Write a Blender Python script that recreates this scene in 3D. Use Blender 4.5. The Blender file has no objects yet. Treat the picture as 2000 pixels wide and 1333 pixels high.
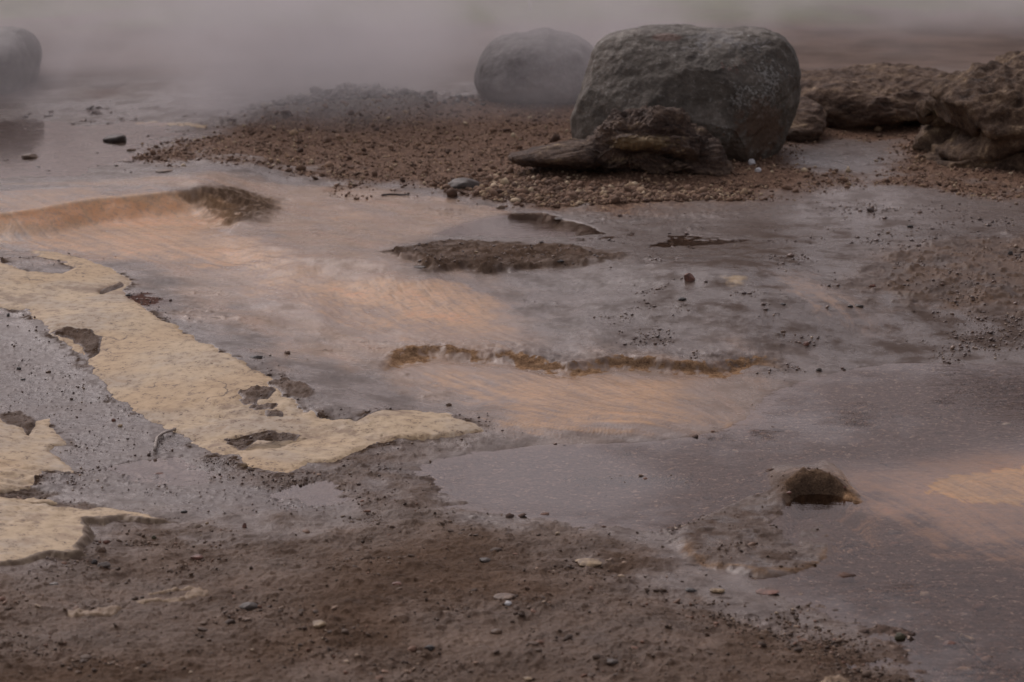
import bpy, math, random, time
import numpy as np
from math import radians
T0 = time.time()
rng = np.random.default_rng(7)
random.seed(7)
scene = bpy.context.scene
COL = scene.collection

# ------------------------------------------------------------------ camera
F = 4722.0; CU, CV = 1000.0, 666.5; H = 1.21
P = math.atan(966.5 / F); SP, CP = math.sin(P), math.cos(P)

def ray(u, v):
    u = np.asarray(u, float); v = np.asarray(v, float)
    a = (u - CU) / F; b = (CV - v) / F
    return a, CP + b * SP, -SP + b * CP

def at(u, v, z=0.0):
    """photo pixel -> point of the level z"""
    dx, dy, dz = ray(u, v)
    t = (np.asarray(z) - H) / dz
    return t * dx, t * dy

def at_y(u, v, y):
    """photo pixel -> point of the upright plane at distance y"""
    dx, dy, dz = ray(u, v)
    t = y / dy
    return t * dx, H + t * dz

# ------------------------------------------------------------------ noise
def _perm(seed):
    r = np.random.default_rng(seed); p = r.permutation(1024).astype(np.int32)
    return np.concatenate([p, p])
_PC = {}
def perm(seed):
    if seed not in _PC: _PC[seed] = _perm(seed)
    return _PC[seed]
_ang = np.random.default_rng(99).uniform(0, 2 * np.pi, 1024)
_GX = np.cos(_ang).astype(np.float32); _GY = np.sin(_ang).astype(np.float32)
def fade(t): return t * t * t * (t * (t * 6 - 15) + 10)
def pn2(x, y, seed=0):
    p = perm(seed)
    x = np.asarray(x, np.float32); y = np.asarray(y, np.float32)
    xi = np.floor(x); yi = np.floor(y)
    fx = x - xi; fy = y - yi
    xi = xi.astype(np.int32) & 1023; yi = yi.astype(np.int32) & 1023
    x1 = (xi + 1) & 1023; y1 = (yi + 1) & 1023
    u = fade(fx); v = fade(fy)
    def g(ix, iy, dx, dy):
        h = p[p[ix] + iy]
        return _GX[h] * dx + _GY[h] * dy
    a = g(xi, yi, fx, fy); b = g(x1, yi, fx - 1, fy)
    c = g(xi, y1, fx, fy - 1); d = g(x1, y1, fx - 1, fy - 1)
    a += u * (b - a); c += u * (d - c)
    return (a + v * (c - a)) * 1.5
def fbm(x, y, s, oct=4, seed=0, gain=0.5, ridged=False):
    """feature size s in metres"""
    out = 0; amp = 1.0; tot = 0; f = 1.0 / s
    for k in range(oct):
        n = pn2(x * f + 13.7 * k, y * f + 7.3 * k, seed + k)
        if ridged: n = 1 - 2 * np.abs(n)
        out = out + n * amp; tot += amp; amp *= gain; f *= 2.03
    return out / tot
_GZ3 = np.random.default_rng(98).normal(size=(1024, 3)); _GZ3 /= np.linalg.norm(_GZ3, axis=1)[:, None]
def pn3(X, seed=0):
    p = perm(seed); X = np.asarray(X, float)
    I = np.floor(X).astype(int); Fr = X - I; I &= 1023
    U = fade(Fr); out = 0
    for i in (0, 1):
        for j in (0, 1):
            for k in (0, 1):
                h = p[p[p[(I[:, 0] + i) & 1023] + ((I[:, 1] + j) & 1023)] + ((I[:, 2] + k) & 1023)]
                g = _GZ3[h]; d = Fr - np.array([i, j, k])
                w = (U[:, 0] if i else 1 - U[:, 0]) * (U[:, 1] if j else 1 - U[:, 1]) * (U[:, 2] if k else 1 - U[:, 2])
                out = out + w * (g * d).sum(1)
    return out * 1.6
def fbm3(X, s, oct=4, seed=0, gain=0.5, ridged=False):
    X = np.asarray(X, float); f = 1.0 / np.asarray(s, float); out = 0; amp = 1; tot = 0
    for k in range(oct):
        n = pn3(X * f + 5.1 * k, seed + k)
        if ridged: n = 1 - 2 * np.abs(n)
        out = out + amp * n; tot += amp; amp *= gain; f = f * 2.03
    return out / tot
def ss(a, b, x):
    t = np.clip((x - a) / (b - a), 0, 1)
    return t * t * (3 - 2 * t)

# ------------------------------------------------------------------ polygons in world metres
def seg_dist(x, y, pts, closed):
    n = len(pts); best = np.full(x.shape, 1e9)
    side = np.zeros(x.shape); tpos = np.zeros(x.shape)
    m = n if closed else n - 1
    L = [0]
    for i in range(m):
        a = pts[i]; b = pts[(i + 1) % n]
        L.append(L[-1] + math.hypot(b[0] - a[0], b[1] - a[1]))
    for i in range(m):
        ax, ay = pts[i]; bx, by = pts[(i + 1) % n]
        ex, ey = bx - ax, by - ay
        wx, wy = x - ax, y - ay
        t = np.clip((wx * ex + wy * ey) / (ex * ex + ey * ey + 1e-12), 0, 1)
        qx, qy = wx - t * ex, wy - t * ey
        d = qx * qx + qy * qy
        k = d < best
        best = np.where(k, d, best)
        side = np.where(k, ex * wy - ey * wx, side)
        tpos = np.where(k, (L[i] + t * math.hypot(ex, ey)) / L[-1], tpos)
    return np.sqrt(best), np.sign(side), tpos
def inside(x, y, pts):
    c = np.zeros(x.shape, bool); n = len(pts); j = n - 1
    for i in range(n):
        xi, yi = pts[i]; xj, yj = pts[j]
        if yi != yj:
            c ^= ((yi > y) != (yj > y)) & (x < (xj - xi) * (y - yi) / (yj - yi) + xi)
        j = i
    return c
def over(x, y, pts, smooth=.03):
    """signed distance beyond a line that runs from side to side, and how far along it"""
    a = np.array(pts); o_ = np.argsort(a[:, 0]); px, py = a[o_, 0], a[o_, 1]
    xs = np.linspace(px[0], px[-1], 400); ys = np.interp(xs, px, py)
    k = max(1, int(smooth / (xs[1] - xs[0]))); ker = np.hanning(2 * k + 3)[1:-1]; ker /= ker.sum()
    ys = np.convolve(np.pad(ys, k, mode='edge'), ker, 'valid')
    sl_ = np.gradient(ys, xs)
    d = (y - np.interp(x, xs, ys)) / np.sqrt(1 + np.minimum(np.interp(x, xs, sl_) ** 2, 4))
    t = (x - px[0]) / (px[-1] - px[0])
    return d, np.ones(x.shape), np.clip(t, 0, 1)
def sdf(x, y, pts, pad=0.6):
    """signed distance, + inside; computed near the polygon only"""
    a = np.array(pts); out = np.full(x.shape, -9.0)
    m = (x > a[:, 0].min() - pad) & (x < a[:, 0].max() + pad) & (y > a[:, 1].min() - pad) & (y < a[:, 1].max() + pad)
    if m.any():
        d, _, _ = seg_dist(x[m], y[m], pts, True)
        out[m] = np.where(inside(x[m], y[m], pts), d, -d)
    return out

# ------------------------------------------------------------------ terrain: large forms
CTRL = """
0,1333,.036 500,1333,.036 1000,1333,.030 1400,1333,.022 1700,1333,.008 1870,1333,-.006 2000,1300,-.010 2300,1300,-.012
0,1180,.034 400,1140,.026 800,1090,.022 1100,1110,.016 1400,1190,.010 1600,1260,.008
-200,1333,.036 -200,1180,.034 300,1060,.018 600,1030,.012 900,1030,.010
60,1040,.040 60,900,.052 -150,900,.06 150,930,.028 250,880,.016 330,930,.006 600,965,.004 450,900,.012 250,780,.026 100,700,.046 0,620,.070 420,860,.018 730,930,.006 -200,700,.07
60,530,.106 300,610,.086 480,690,.066 620,760,.046 800,815,.030 920,825,.022 560,860,.018 350,760,.042 150,620,.085 -200,540,.11
200,505,.094 400,590,.066 560,680,.044 700,745,.028 850,800,.012 1040,850,.004
600,560,.076 850,545,.088 960,600,.066 1000,655,.046 760,640,.054 1150,570,.070 1200,660,.044 450,500,.088
800,730,.024 1000,740,.022 1200,745,.016 1330,790,.010 1440,760,.004 1200,820,.006 1440,820,.000
600,470,.098 900,500,.098 1100,495,.098 1400,535,.100 1530,590,.080 1650,670,.022 1450,672,.034 1600,540,.088
1750,710,.000 2000,715,.000 1860,650,.028 1900,550,.074 2000,460,.094 1700,440,.098 1300,440,.100 1780,600,.054 2300,550,.08 2300,715,0
900,930,-.012 1150,930,-.010 1400,890,-.008 1550,850,-.009 1800,800,-.009 1450,1040,-.002 1750,1060,-.014 1950,1150,-.014 1850,955,.001 1250,1010,-.006 2000,930,.002 1760,935,-.003 1900,1000,-.002 2300,950,.001 1700,1150,-.010 2300,1100,-.012 2300,850,-.01 1650,760,-.006
0,470,.100 150,455,.100 350,440,.098 0,380,.118 300,360,.122 600,400,.106 800,410,.106 450,330,.150 700,330,.134 1000,385,.128 1000,300,.155 700,250,.165 1300,345,.150 1500,330,.155 1700,330,.145 1900,370,.130 0,290,.158 300,270,.158 1000,225,.19 600,205,.18 0,215,.17 1650,270,.165 2000,250,.2 1400,260,.18
1000,175,.22 0,150,.21 2000,150,.26 -300,400,.12 -300,250,.165 2300,400,.12 2300,250,.2 500,150,.22 1500,150,.24
"""
_cp = np.array([[float(q) for q in s.split(',')] for s in CTRL.split()])
_cx, _cy = at(_cp[:, 0], _cp[:, 1], _cp[:, 2])
_ex = np.array([(-1.6, 2.0), (0, 2.0), (1.6, 2.0), (-3, 4), (2.6, 4.4), (-4, 7), (4, 7), (-5, 11), (5, 11), (-5, 15), (0, 15), (5, 15)])
_ez = np.array([.045, .04, .0, .08, .09, .12, .06, .2, .2, .28, .28, .28])
_tx = np.concatenate([_cx, _ex[:, 0]]); _ty = np.concatenate([_cy, _ex[:, 1]]); _tz = np.concatenate([_cp[:, 2], _ez])
def _tps(r2): return 0.5 * r2 * np.log(r2 + 1e-9)
_n = len(_tx)
_A = np.zeros((_n + 3, _n + 3))
_A[:_n, :_n] = _tps((_tx[:, None] - _tx) ** 2 + (_ty[:, None] - _ty) ** 2) + np.eye(_n) * 2e-3
_A[:_n, _n] = 1; _A[:_n, _n + 1] = _tx; _A[:_n, _n + 2] = _ty
_A[_n:, :_n] = _A[:_n, _n:].T
_w = np.linalg.solve(_A, np.concatenate([_tz, [0, 0, 0]]))
def macro(x, y):
    xc = np.clip(x, -5, 5); yc = np.clip(y, 1.8, 15)
    z = _w[_n] + _w[_n + 1] * xc + _w[_n + 2] * yc
    for i in range(_n):
        z = z + _w[i] * _tps((xc - _tx[i]) ** 2 + (yc - _ty[i]) ** 2)
    far = np.maximum(y - 12.0, 0)
    return z + 0.085 * far * ss(0, 6, far) + 0.02 * far * np.sin(x * .35 + 1)

def P0(s, z):          # "u,v u,v ..." -> world polygon at about level z
    a = np.array([[float(q) for q in t.split(',')] for t in s.split()])
    x, y = at(a[:, 0], a[:, 1], z)
    return list(zip(x, y))

LIP = P0("-500,428 -200,424 0,417 60,411 110,400 180,388 250,383 345,374 430,368 500,364", .16)
LEDGE = P0("735,692 790,679 850,673 920,678 1000,681 1060,691 1110,699 1150,692 1200,684 1260,687 1330,691 1400,689 1440,680 1500,674 1545,684", .05)
ISL = P0("748,490 800,478 870,463 950,463 1000,468 1100,470 1215,488 1205,497 1050,508 960,512 930,516 900,510 850,522 825,512 800,500", .115)
ISL2 = P0("825,514 850,522 900,508 925,514 940,520 1000,512", .11)
LOBE = P0("1330,1060 1350,1090 1400,1110 1480,1119 1560,1111 1612,1092 1634,1057 1628,1022 1600,1002 1562,985 1540,955 1515,950 1450,965 1380,1000 1330,1030", .006)
RIMM = P0("1500,952 1512,935 1535,921 1575,914 1630,917 1680,932 1716,962", .045)
CR1 = P0("-400,520 -100,522 0,530 20,545 60,556 120,556 143,545 125,533 75,522 55,512 90,511 150,520 200,535 255,555 262,563 240,578 275,600 290,620 340,640 420,672 470,698 530,725 570,752 600,770 640,776 740,793 700,800 650,802 600,815 560,830 470,838 400,830 370,810 340,795 290,780 250,760 210,735 175,700 160,680 130,665 90,645 65,625 50,612 0,605 -400,600", .07)
CR1B = P0("430,852 520,840 600,832 680,820 740,797 800,793 880,797 925,815 945,828 900,832 820,838 760,842 700,858 660,873 600,880 570,900 530,898 480,882", .035)
CR2 = P0("-400,790 0,800 25,795 60,808 95,800 110,815 130,842 105,845 95,855 125,872 150,893 110,886 75,890 80,905 62,925 75,950 150,960 230,965 335,988 300,992 240,985 200,1005 170,1002 182,1035 160,1060 165,1072 100,1078 40,1100 0,1104 -400,1120", .045)
BANKM = P0("350,372 400,366 470,368 530,385 545,402 500,425 450,430 420,420 395,405", .14)
WATER = P0("3500,700 2600,712 2000,718 1700,712 1500,728 1440,745 1490,775 1470,800 1600,832 1450,842 1200,858 1040,873 960,868 860,878 800,898 830,925 870,955 1000,985 1100,1010 1200,1040 1320,1075 1400,1150 1550,1185 1700,1255 1850,1333 2000,1420 2600,1480 3500,1480", 0)
POOL = P0("845,462 900,440 950,428 1000,420 1065,420 1100,430 1160,447 1195,461 1110,468 1000,470 940,466 880,468", .092)
POOL2 = P0("1265,478 1300,466 1450,466 1480,470 1380,484 1280,490", .094)
POOL3 = P0("-500,226 0,229 200,236 330,232 400,245 400,262 340,290 330,318 240,338 100,348 0,350 -500,352", .16)
PUD1 = P0("178,925 220,905 300,898 380,905 430,930 420,950 300,950 220,940", .004)
PUD2 = P0("520,965 560,945 640,940 690,950 720,975 640,1000 560,1000", .003)

CRESTS = [(P0(q, zz), hh, wf, dc) for q, zz, hh, wf, dc in (
    ("420,513 500,515 560,521 640,526 740,538 830,553 900,560 960,580", .085, .030, .26, .35),
    ("470,590 540,587 610,600 680,622", .075, .014, .12, .25),
    ("380,455 460,470 540,492 620,500", .10, .014, .18, .3),
    ("1090,575 1160,540 1280,522 1420,522 1560,528 1680,540", .10, .022, .45, .5),
    ("1230,610 1330,598 1450,605 1540,625", .075, .012, .14, .22),
    ("820,795 900,815 1040,835 1200,838 1380,822 1480,805", .012, .014, .14, .3),
    ("560,395 680,405 800,420 880,430", .115, .012, .12, .3),
    ("560,1052 700,1032 840,1012 960,1000", .018, .012, .05, .12),
    ("1480,985 1300,1005 1150,1030", .004, .004, .04, .1))]
def height(x, y, fine=True):
    z = macro(x, y)
    w1 = fbm(x, y, .16, 3, 11); w2 = fbm(x, y, .035, 3, 21)
    # cascade step
    xw, yw = x + .02 * w1, y + .03 * w1 + .002 * w2
    m = (y > 5.5) & (y < 12) & (x < 1.5)
    if m.any():
        d, s, t = over(xw[m], yw[m], LIP, .13)
        fx = 1 - ss(-1.05, -0.72, x[m])
        z[m] += (.056 * ss(-.15, .02, d) * fx) * (1 - ss(.35, 1.6, d)) + .006 * fx * np.exp(-(d / .02) ** 2)
    m = (y > 4.8) & (y < 7.5)
    if m.any():
        e = .014 * w1[m] + .003 * w2[m]
        d, s, t = over(x[m] + e, y[m] + 1.6 * e, LEDGE)
        fx = ss(.0, .06, t) * (1 - ss(.8, 1., t))
        z[m] += fx * (.012 * np.clip(.75 + 1.3 * w1[m] + .5 * w2[m], .15, 1.4) * ss(-.020, .008, d) * np.exp(-np.maximum(d, 0) / .10) - .008 * np.exp(-((d + .05) / .04) ** 2) + .006 * np.exp(-((d + .04) / .03) ** 2) * w1[m])
    for pts, hh, wf, dc in CRESTS:
        ya = [q[1] for q in pts]; m = (y > min(ya) - .9) & (y < max(ya) + 1.4) & (x > pts[0][0] - .1) & (x < pts[-1][0] + .1)
        if m.any():
            d, s, t = over(x[m] + .03 * w1[m], y[m] + .03 * w1[m], sorted(pts), .10)
            z[m] += hh * ss(0, .40, t) * (1 - ss(.60, 1, t)) * (1 + .4 * w1[m]) * ss(-wf, wf * .15, d) * np.exp(-np.maximum(d, 0) / dc)
    d = sdf(x + .05 * w1 + .012 * w2, y + .08 * w1 + .016 * w2, ISL)
    isl = ss(-.01, .012, d)
    z += isl * (.009 + .006 * w2 + .008 * np.maximum(0, w1)) 
    d = sdf(x + .02 * w1 + .015 * w2, y + .03 * w2, ISL2)
    z += .008 * ss(-.006, .008, d)
    d = sdf(x + .010 * w2 + .02 * w1, y + .010 * w2 + .03 * w1, LOBE)
    z += np.where(d > -.05, (.0095 * ss(-.014, .014, d)), 0)
    m = (y > 4) & (y < 5.6) & (x > .2)
    if m.any():
        d, s, t = over(x[m] + .008 * w1[m], y[m] + .004 * w2[m] + .014 * w1[m], RIMM)
        fx = ss(.0, .46, t) * (1 - ss(.55, 1., t)) ** .8
        z[m] += fx * (.042 + .006 * w2[m]) * ss(-.055, .014, d) * np.exp(-(np.maximum(d - .02, 0) / .13) ** 1.5) - fx * .030 * np.exp(-((d + .085) / .05) ** 2)
    d = sdf(x + .03 * w1, y + .05 * w1, BANKM)
    z += .016 * ss(-.03, .07, d)
    # bowls that hold water
    def bowl(z, poly, lvl, dep, soft=.05, jx=.03):
        d = sdf(x + jx * w1 + jx * .8 * w2, y + jx * 2 * w1 + jx * w2, poly, .7)
        tgt = np.minimum(z, lvl - dep * ss(0, soft, d) + .001 + .02 * np.maximum(-d, 0))
        z = np.where(d > -.5, z + (tgt - z) * ss(-.5, .0, d), z)
        return z + np.exp(-((d + .09) / .06) ** 2) * np.maximum(0, lvl + .003 - z)
    z = bowl(z, POOL, .099, .030, .06, .012); z = bowl(z, POOL2, .0935, .006, .04, .06); z = bowl(z, POOL3, .160, .009, .3, .08) + .007 * np.maximum(0, fbm(x * .45, y, .10, 3, 33) - .02) * ((y > 8) & (y < 11.5) & (x < .3))
    z = bowl(z, PUD1, .0075, .009, .06, .05); z = bowl(z, PUD2, .0050, .008, .05, .05)
    return z

def hit(u, v):
    """photo pixels -> points on the large terrain form"""
    u = np.atleast_1d(np.asarray(u, float)); v = np.atleast_1d(np.asarray(v, float))
    z = np.full(u.shape, .08)
    for _ in range(14):
        x, y = at(u, v, z)
        z = .5 * z + .5 * height(x, y)
    x, y = at(u, v, z)
    return x, y, z
def PW(s):             # polygon whose corners are found on the terrain itself
    a = np.array([[float(q) for q in t.split(',')] for t in s.split()])
    x, y, z = hit(a[:, 0], a[:, 1])
    return list(zip(x, y))

# ------------------------------------------------------------------ mesh helpers
def new_mesh(name, V, Fq, mat=None, smooth=True, attrs=None, parent=None):
    V = np.asarray(V, np.float32); Fq = np.asarray(Fq, np.int32)
    me = bpy.data.meshes.new(name)
    n, k = Fq.shape
    me.vertices.add(len(V)); me.vertices.foreach_set('co', V.ravel())
    me.loops.add(n * k); me.loops.foreach_set('vertex_index', Fq.ravel())
    me.polygons.add(n)
    me.polygons.foreach_set('loop_start', np.arange(n, dtype=np.int32) * k)
    me.polygons.foreach_set('use_smooth', np.full(n, smooth, bool))
    me.update(calc_edges=True)
    if attrs:
        for an, av in attrs.items():
            av = np.asarray(av, np.float32)
            if av.ndim == 1:
                a = me.attributes.new(an, 'FLOAT', 'POINT'); a.data.foreach_set('value', av)
            else:
                a = me.attributes.new(an, 'FLOAT_VECTOR', 'POINT'); a.data.foreach_set('vector', av.ravel())
    o = bpy.data.objects.new(name, me); COL.objects.link(o)
    if mat: me.materials.append(mat)
    if parent: o.parent = parent
    return o
def tag(o, label=None, cat=None, group=None, kind=None):
    if label: o['label'] = label
    if cat: o['category'] = cat
    if group: o['group'] = group
    if kind: o['kind'] = kind
    return o

# ------------------------------------------------------------------ material helpers
class NT:
    def __init__(s, name):
        s.m = bpy.data.materials.new(name); s.m.use_nodes = True
        s.t = s.m.node_tree; s.t.nodes.clear()
        s.out = s.n('ShaderNodeOutputMaterial')
    def n(s, typ, **kw):
        nd = s.t.nodes.new(typ)
        for k, v in kw.items():
            if k.startswith('i_'):
                s.put(nd.inputs[k[2:].replace('_', ' ')], v)
            else: setattr(nd, k, v)
        return nd
    def put(s, sock, v):
        if isinstance(v, bpy.types.NodeSocket): s.t.links.new(v, sock)
        else:
            if isinstance(v, (tuple, list)) and len(v) == 3 and sock.type == 'RGBA': v = (*v, 1)
            sock.default_value = v
    def attr(s, name): return s.n('ShaderNodeAttribute', attribute_name=name).outputs['Fac']
    def math(s, op, a, b=0.0, clamp=False):
        nd = s.n('ShaderNodeMath', operation=op, use_clamp=clamp)
        s.put(nd.inputs[0], a); s.put(nd.inputs[1], b); return nd.outputs[0]
    def mix(s, f, a, b, mode='MIX'):
        nd = s.n('ShaderNodeMix', data_type='RGBA', blend_type=mode)
        s.put(nd.inputs[0], f); s.put(nd.inputs[6], a); s.put(nd.inputs[7], b); return nd.outputs[2]
    def mixf(s, f, a, b):
        nd = s.n('ShaderNodeMix', data_type='FLOAT')
        s.put(nd.inputs[0], f); s.put(nd.inputs[2], a); s.put(nd.inputs[3], b); return nd.outputs[0]
    def pos(s): return s.n('ShaderNodeNewGeometry').outputs['Position']
    def noise(s, scale, detail=4, rough=.6, vec=None, dist=0.0):
        nd = s.n('ShaderNodeTexNoise')
        nd.inputs['Scale'].default_value = scale; nd.inputs['Detail'].default_value = detail
        nd.inputs['Roughness'].default_value = rough; nd.inputs['Distortion'].default_value = dist
        s.t.links.new(vec if vec is not None else s.pos(), nd.inputs['Vector'])
        return nd.outputs['Fac']
    def vor(s, scale, vec=None, out='Distance'):
        nd = s.n('ShaderNodeTexVoronoi'); nd.inputs['Scale'].default_value = scale
        s.t.links.new(vec if vec is not None else s.pos(), nd.inputs['Vector'])
        return nd.outputs[out]
    def ramp(s, f, *stops, interp='LINEAR'):
        nd = s.n('ShaderNodeValToRGB'); r = nd.color_ramp; r.interpolation = interp
        while len(r.elements) < len(stops): r.elements.new(0.5)
        for e, (p, c) in zip(r.elements, stops):
            e.position = p
            e.color = (*c, 1) if isinstance(c, tuple) else (c, c, c, 1)
        s.put(nd.inputs[0], f); return nd.outputs[0]
    def sm(s, f, a, b):
        nd = s.n('ShaderNodeMapRange', interpolation_type='SMOOTHSTEP')
        s.put(nd.inputs[0], f); nd.inputs[1].default_value = a; nd.inputs[2].default_value = b
        return nd.outputs[0]
    def bump(s, h, strength=1.0, dist=.01, normal=None):
        nd = s.n('ShaderNodeBump'); s.put(nd.inputs['Strength'], strength); nd.inputs['Distance'].default_value = dist
        s.put(nd.inputs['Height'], h)
        if normal is not None: s.put(nd.inputs['Normal'], normal)
        return nd.outputs[0]
    def principled(s, **kw):
        b = s.n('ShaderNodeBsdfPrincipled')
        for k, v in kw.items(): s.put(b.inputs[k.replace('_', ' ')], v)
        return b
    def surf(s, sock): s.t.links.new(sock, s.out.inputs['Surface'])

exec_parts = []
# ------------------------------------------------------------------ ground sheet
_vr = np.arange(1500, 24, -1.2)
_, _yr = at(np.full(_vr.shape, CU), _vr, 0.0)
_yf = _yr[-1] * np.exp(np.linspace(0, math.log(95 / _yr[-1]), 110))[1:]
YR = np.concatenate([[1.2, 1.8, 2.3], _yr, _yf])
_uc = np.concatenate([np.linspace(-2600, -90, 110)[:-1], np.arange(-90, 2090, 2.3), np.linspace(2090, 4600, 110)])
_ac = (_uc - CU) / F
NR, NC = len(YR), len(_uc)
GX = (np.outer(YR, _ac) * 1.02); GY = np.repeat(YR[:, None], NC, 1)
GX[0:3] = GX[3][None, :]
X = GX.ravel(); Y = GY.ravel()
Z0 = height(X, Y)
print('terrain', len(X), round(time.time() - T0, 1))

def soft(poly, a=-.03, b=.05, jit=.04, seed=5, s=.12):
    j = JN[seed % 3] * jit
    d = sdf(X + j, Y + 1.6 * j, poly)
    return ss(a, b, d)
JN = [fbm(X, Y, .10, 5, 40, .62), fbm(X, Y, .22, 5, 50, .6), fbm(X, Y, .045, 4, 60, .6)]
N1, N2, N3 = JN

POLY = dict(
 G="262,300 400,316 500,322 600,338 700,362 800,368 870,372 930,392 1000,402 1150,412 1300,410 1450,400 1600,372 1700,352 1800,360 1900,385 2400,400 2600,190 2000,190 1650,225 1500,200 1100,190 700,200 560,215 430,250 330,285",
 GT="860,360 930,345 1000,350 1150,360 1300,365 1420,375 1480,395 1350,405 1200,410 1050,402 960,392",
 F="-600,1135 0,1118 165,1075 190,1030 240,1008 330,1010 430,1030 520,1030 600,1015 700,1005 740,985 700,960 640,930 560,915 480,895 430,862 480,880 570,900 620,885 720,862 800,848 900,845 960,860 900,880 815,893 790,905 825,940 870,968 1000,1000 1150,1050 1320,1100 1400,1155 1560,1190 1750,1260 1880,1333 1950,1700 -600,1700",
 LB="-500,620 0,620 60,640 160,690 250,770 400,840 480,890 700,880 830,900 850,960 700,1000 400,1010 250,970 100,960 100,860 0,790 -500,790",
 RR="1690,500 1760,480 1850,470 2400,455 2400,640 1950,610 1820,600 1750,590 1650,560 1700,530",
 WS="1550,285 1640,272 1740,275 1770,300 1740,330 1700,345 1600,340 1530,315",
 O1="-500,415 0,422 100,400 180,387 345,375 400,400 425,425 470,455 560,475 640,505 560,520 400,525 250,508 100,492 0,475 -500,470",
 O1F="-500,425 0,421 100,401 180,387 345,372 420,372 480,400 475,440 300,436 180,437 0,455 -500,460",
 O2="440,515 560,512 700,525 800,545 880,555 945,572 965,605 1040,670 1000,682 880,672 760,655 640,625 520,585 450,545",
 O2F="600,560 700,550 850,550 940,572 970,615 1000,645 900,635 800,610 700,590",
 O3="760,715 900,700 1080,712 1250,725 1400,712 1480,722 1400,768 1430,800 1560,830 1400,848 1200,858 1050,862 960,835 850,775",
 O4="1690,930 1850,915 2000,885 2400,870 2400,1110 2000,1075 1900,1050 1800,1010 1720,985",
 O5="470,368 560,374 650,392 740,412 830,440 770,448 660,432 560,405",
 O6="1490,525 1580,535 1660,575 1740,632 1780,650 1680,640 1600,600 1540,570",
 O7="180,362 350,368 345,374 100,402 0,421 -500,425 -500,390",
 GM="440,240 500,212 560,196 640,188 760,186 860,196 900,215 860,235 760,246 620,248 520,250",
 PT="1410,535 1450,540 1460,552 1430,558",
 SL="0,360 300,345 500,345 700,365 870,385 980,410 1000,425 880,455 830,470 760,485 700,490 560,470 480,430 380,380 200,365",
 DKB="360,374 400,364 470,368 535,386 550,402 505,430 450,442 428,438 400,410",
 RED1="232,582 262,572 300,576 330,588 310,598 260,598",
 LW="760,700 1000,690 1500,705 1620,825 1450,855 1050,870 880,800",
 LT="0,440 420,420 760,480 900,540 1040,660 1000,740 900,790 760,760 560,690 420,620 280,540 0,480",
 DM="1150,470 1500,430 2400,420 2400,720 1450,730 1480,700 1200,640",
 LAV="-500,540 20,552 140,560 140,530 60,510 -500,500",
)
for k in list(POLY): POLY[k] = PW(POLY[k])
gz = soft(POLY['G'], -.12, .16, .22, 1)
gt = soft(POLY['GT'], -.06, .12, .10, 0)
fz = soft(POLY['F'], -.10, .14, .20, 1)
lb = soft(POLY['LB'], -.03, .05, .02, 1)
gm = soft(POLY['GM'], -.10, .25, .2, 1)
rr = soft(POLY['RR'], -.12, .12, .16, 0)
wsz = soft(POLY['WS'], -.08, .10, .10, 1)
gz = gz * (1 - wsz)
slt = soft(POLY['SL'], -.04, .08, .06, 0)
slt = np.maximum(slt, .95 * soft(POLY['LT'], -.12, .22, .22, 1))
slt = np.maximum(slt, .6 * soft(POLY['LW'], -.15, .25, .22, 1))
slt = np.maximum(slt, .9 * soft(POLY['O4'], -.16, .10, .20, 1))
dmz = soft(POLY['DM'], -.2, .3, .25, 1)

# flow direction and streaks drawn out along it
FL = """20,410,60,450 100,405,120,440 250,395,290,430 340,385,420,425 100,460,230,500 300,450,430,505 450,470,560,515
 300,540,460,600 600,560,760,625 700,530,860,600 860,560,940,640 930,575,1030,650 1000,650,1120,690 500,620,650,700 700,680,850,720
 560,480,700,500 450,350,600,395 600,400,780,440 900,740,1050,800 1000,720,1200,790 1200,740,1350,810 1350,740,1480,800 900,800,1050,850
 1200,830,1400,845 1750,930,1900,970 1850,980,1980,1060 1950,920,2100,990 1700,760,1500,775 1900,740,1700,750 1500,880,1300,890 1500,540,1620,600 1250,560,1330,640 1050,520,1120,620 800,860,900,870"""
fl = np.array([[float(q) for q in t.split(',')] for t in FL.split()])
fx0, fy0, _ = hit(fl[:, 0], fl[:, 1]); fx1, fy1, _ = hit(fl[:, 2], fl[:, 3])
fdx, fdy = fx1 - fx0, fy1 - fy0; fn = np.hypot(fdx, fdy); fdx /= fn; fdy /= fn
def flow(x, y):
    sx = np.zeros(x.shape, np.float32); sy = np.zeros(x.shape, np.float32)
    for i in range(len(fdx)):
        w = 1 / (((x - fx0[i]) ** 2 + (y - fy0[i]) ** 2) * 1.0 + .02) ** 1.5
        sx += w * fdx[i]; sy += w * fdy[i]
    n = np.hypot(sx, sy) + 1e-9
    return sx / n, sy / n
FM = np.where((X > -2.6) & (X < 2.6) & (Y > 4.0) & (Y < 9.6))[0]
def streaks(size, step, n, seed):
    out = np.zeros(len(X), np.float32); acc = 0
    x = X[FM].astype(np.float32); y = Y[FM].astype(np.float32)
    for sgn in (1, -1):
        px, py = x.copy(), y.copy()
        dx, dy = flow(px, py)
        for k in range(n):
            acc = acc + pn2(px / size, py / size, seed) * (1 - k / n)
            px += sgn * step * dx; py += sgn * step * dy
            if k % 3 == 2: dx, dy = flow(px, py)
    acc = acc / acc.std(); out[FM] = acc
    return out
ST1 = .7 * streaks(.0055, .008, 9, 300) + .5 * streaks(.013, .012, 9, 305)
ST3 = streaks(.085, .060, 9, 320)
ST2 = .75 * streaks(.034, .030, 8, 310) + .6 * N1 * 3
print('streaks', round(time.time() - T0, 1))

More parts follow.
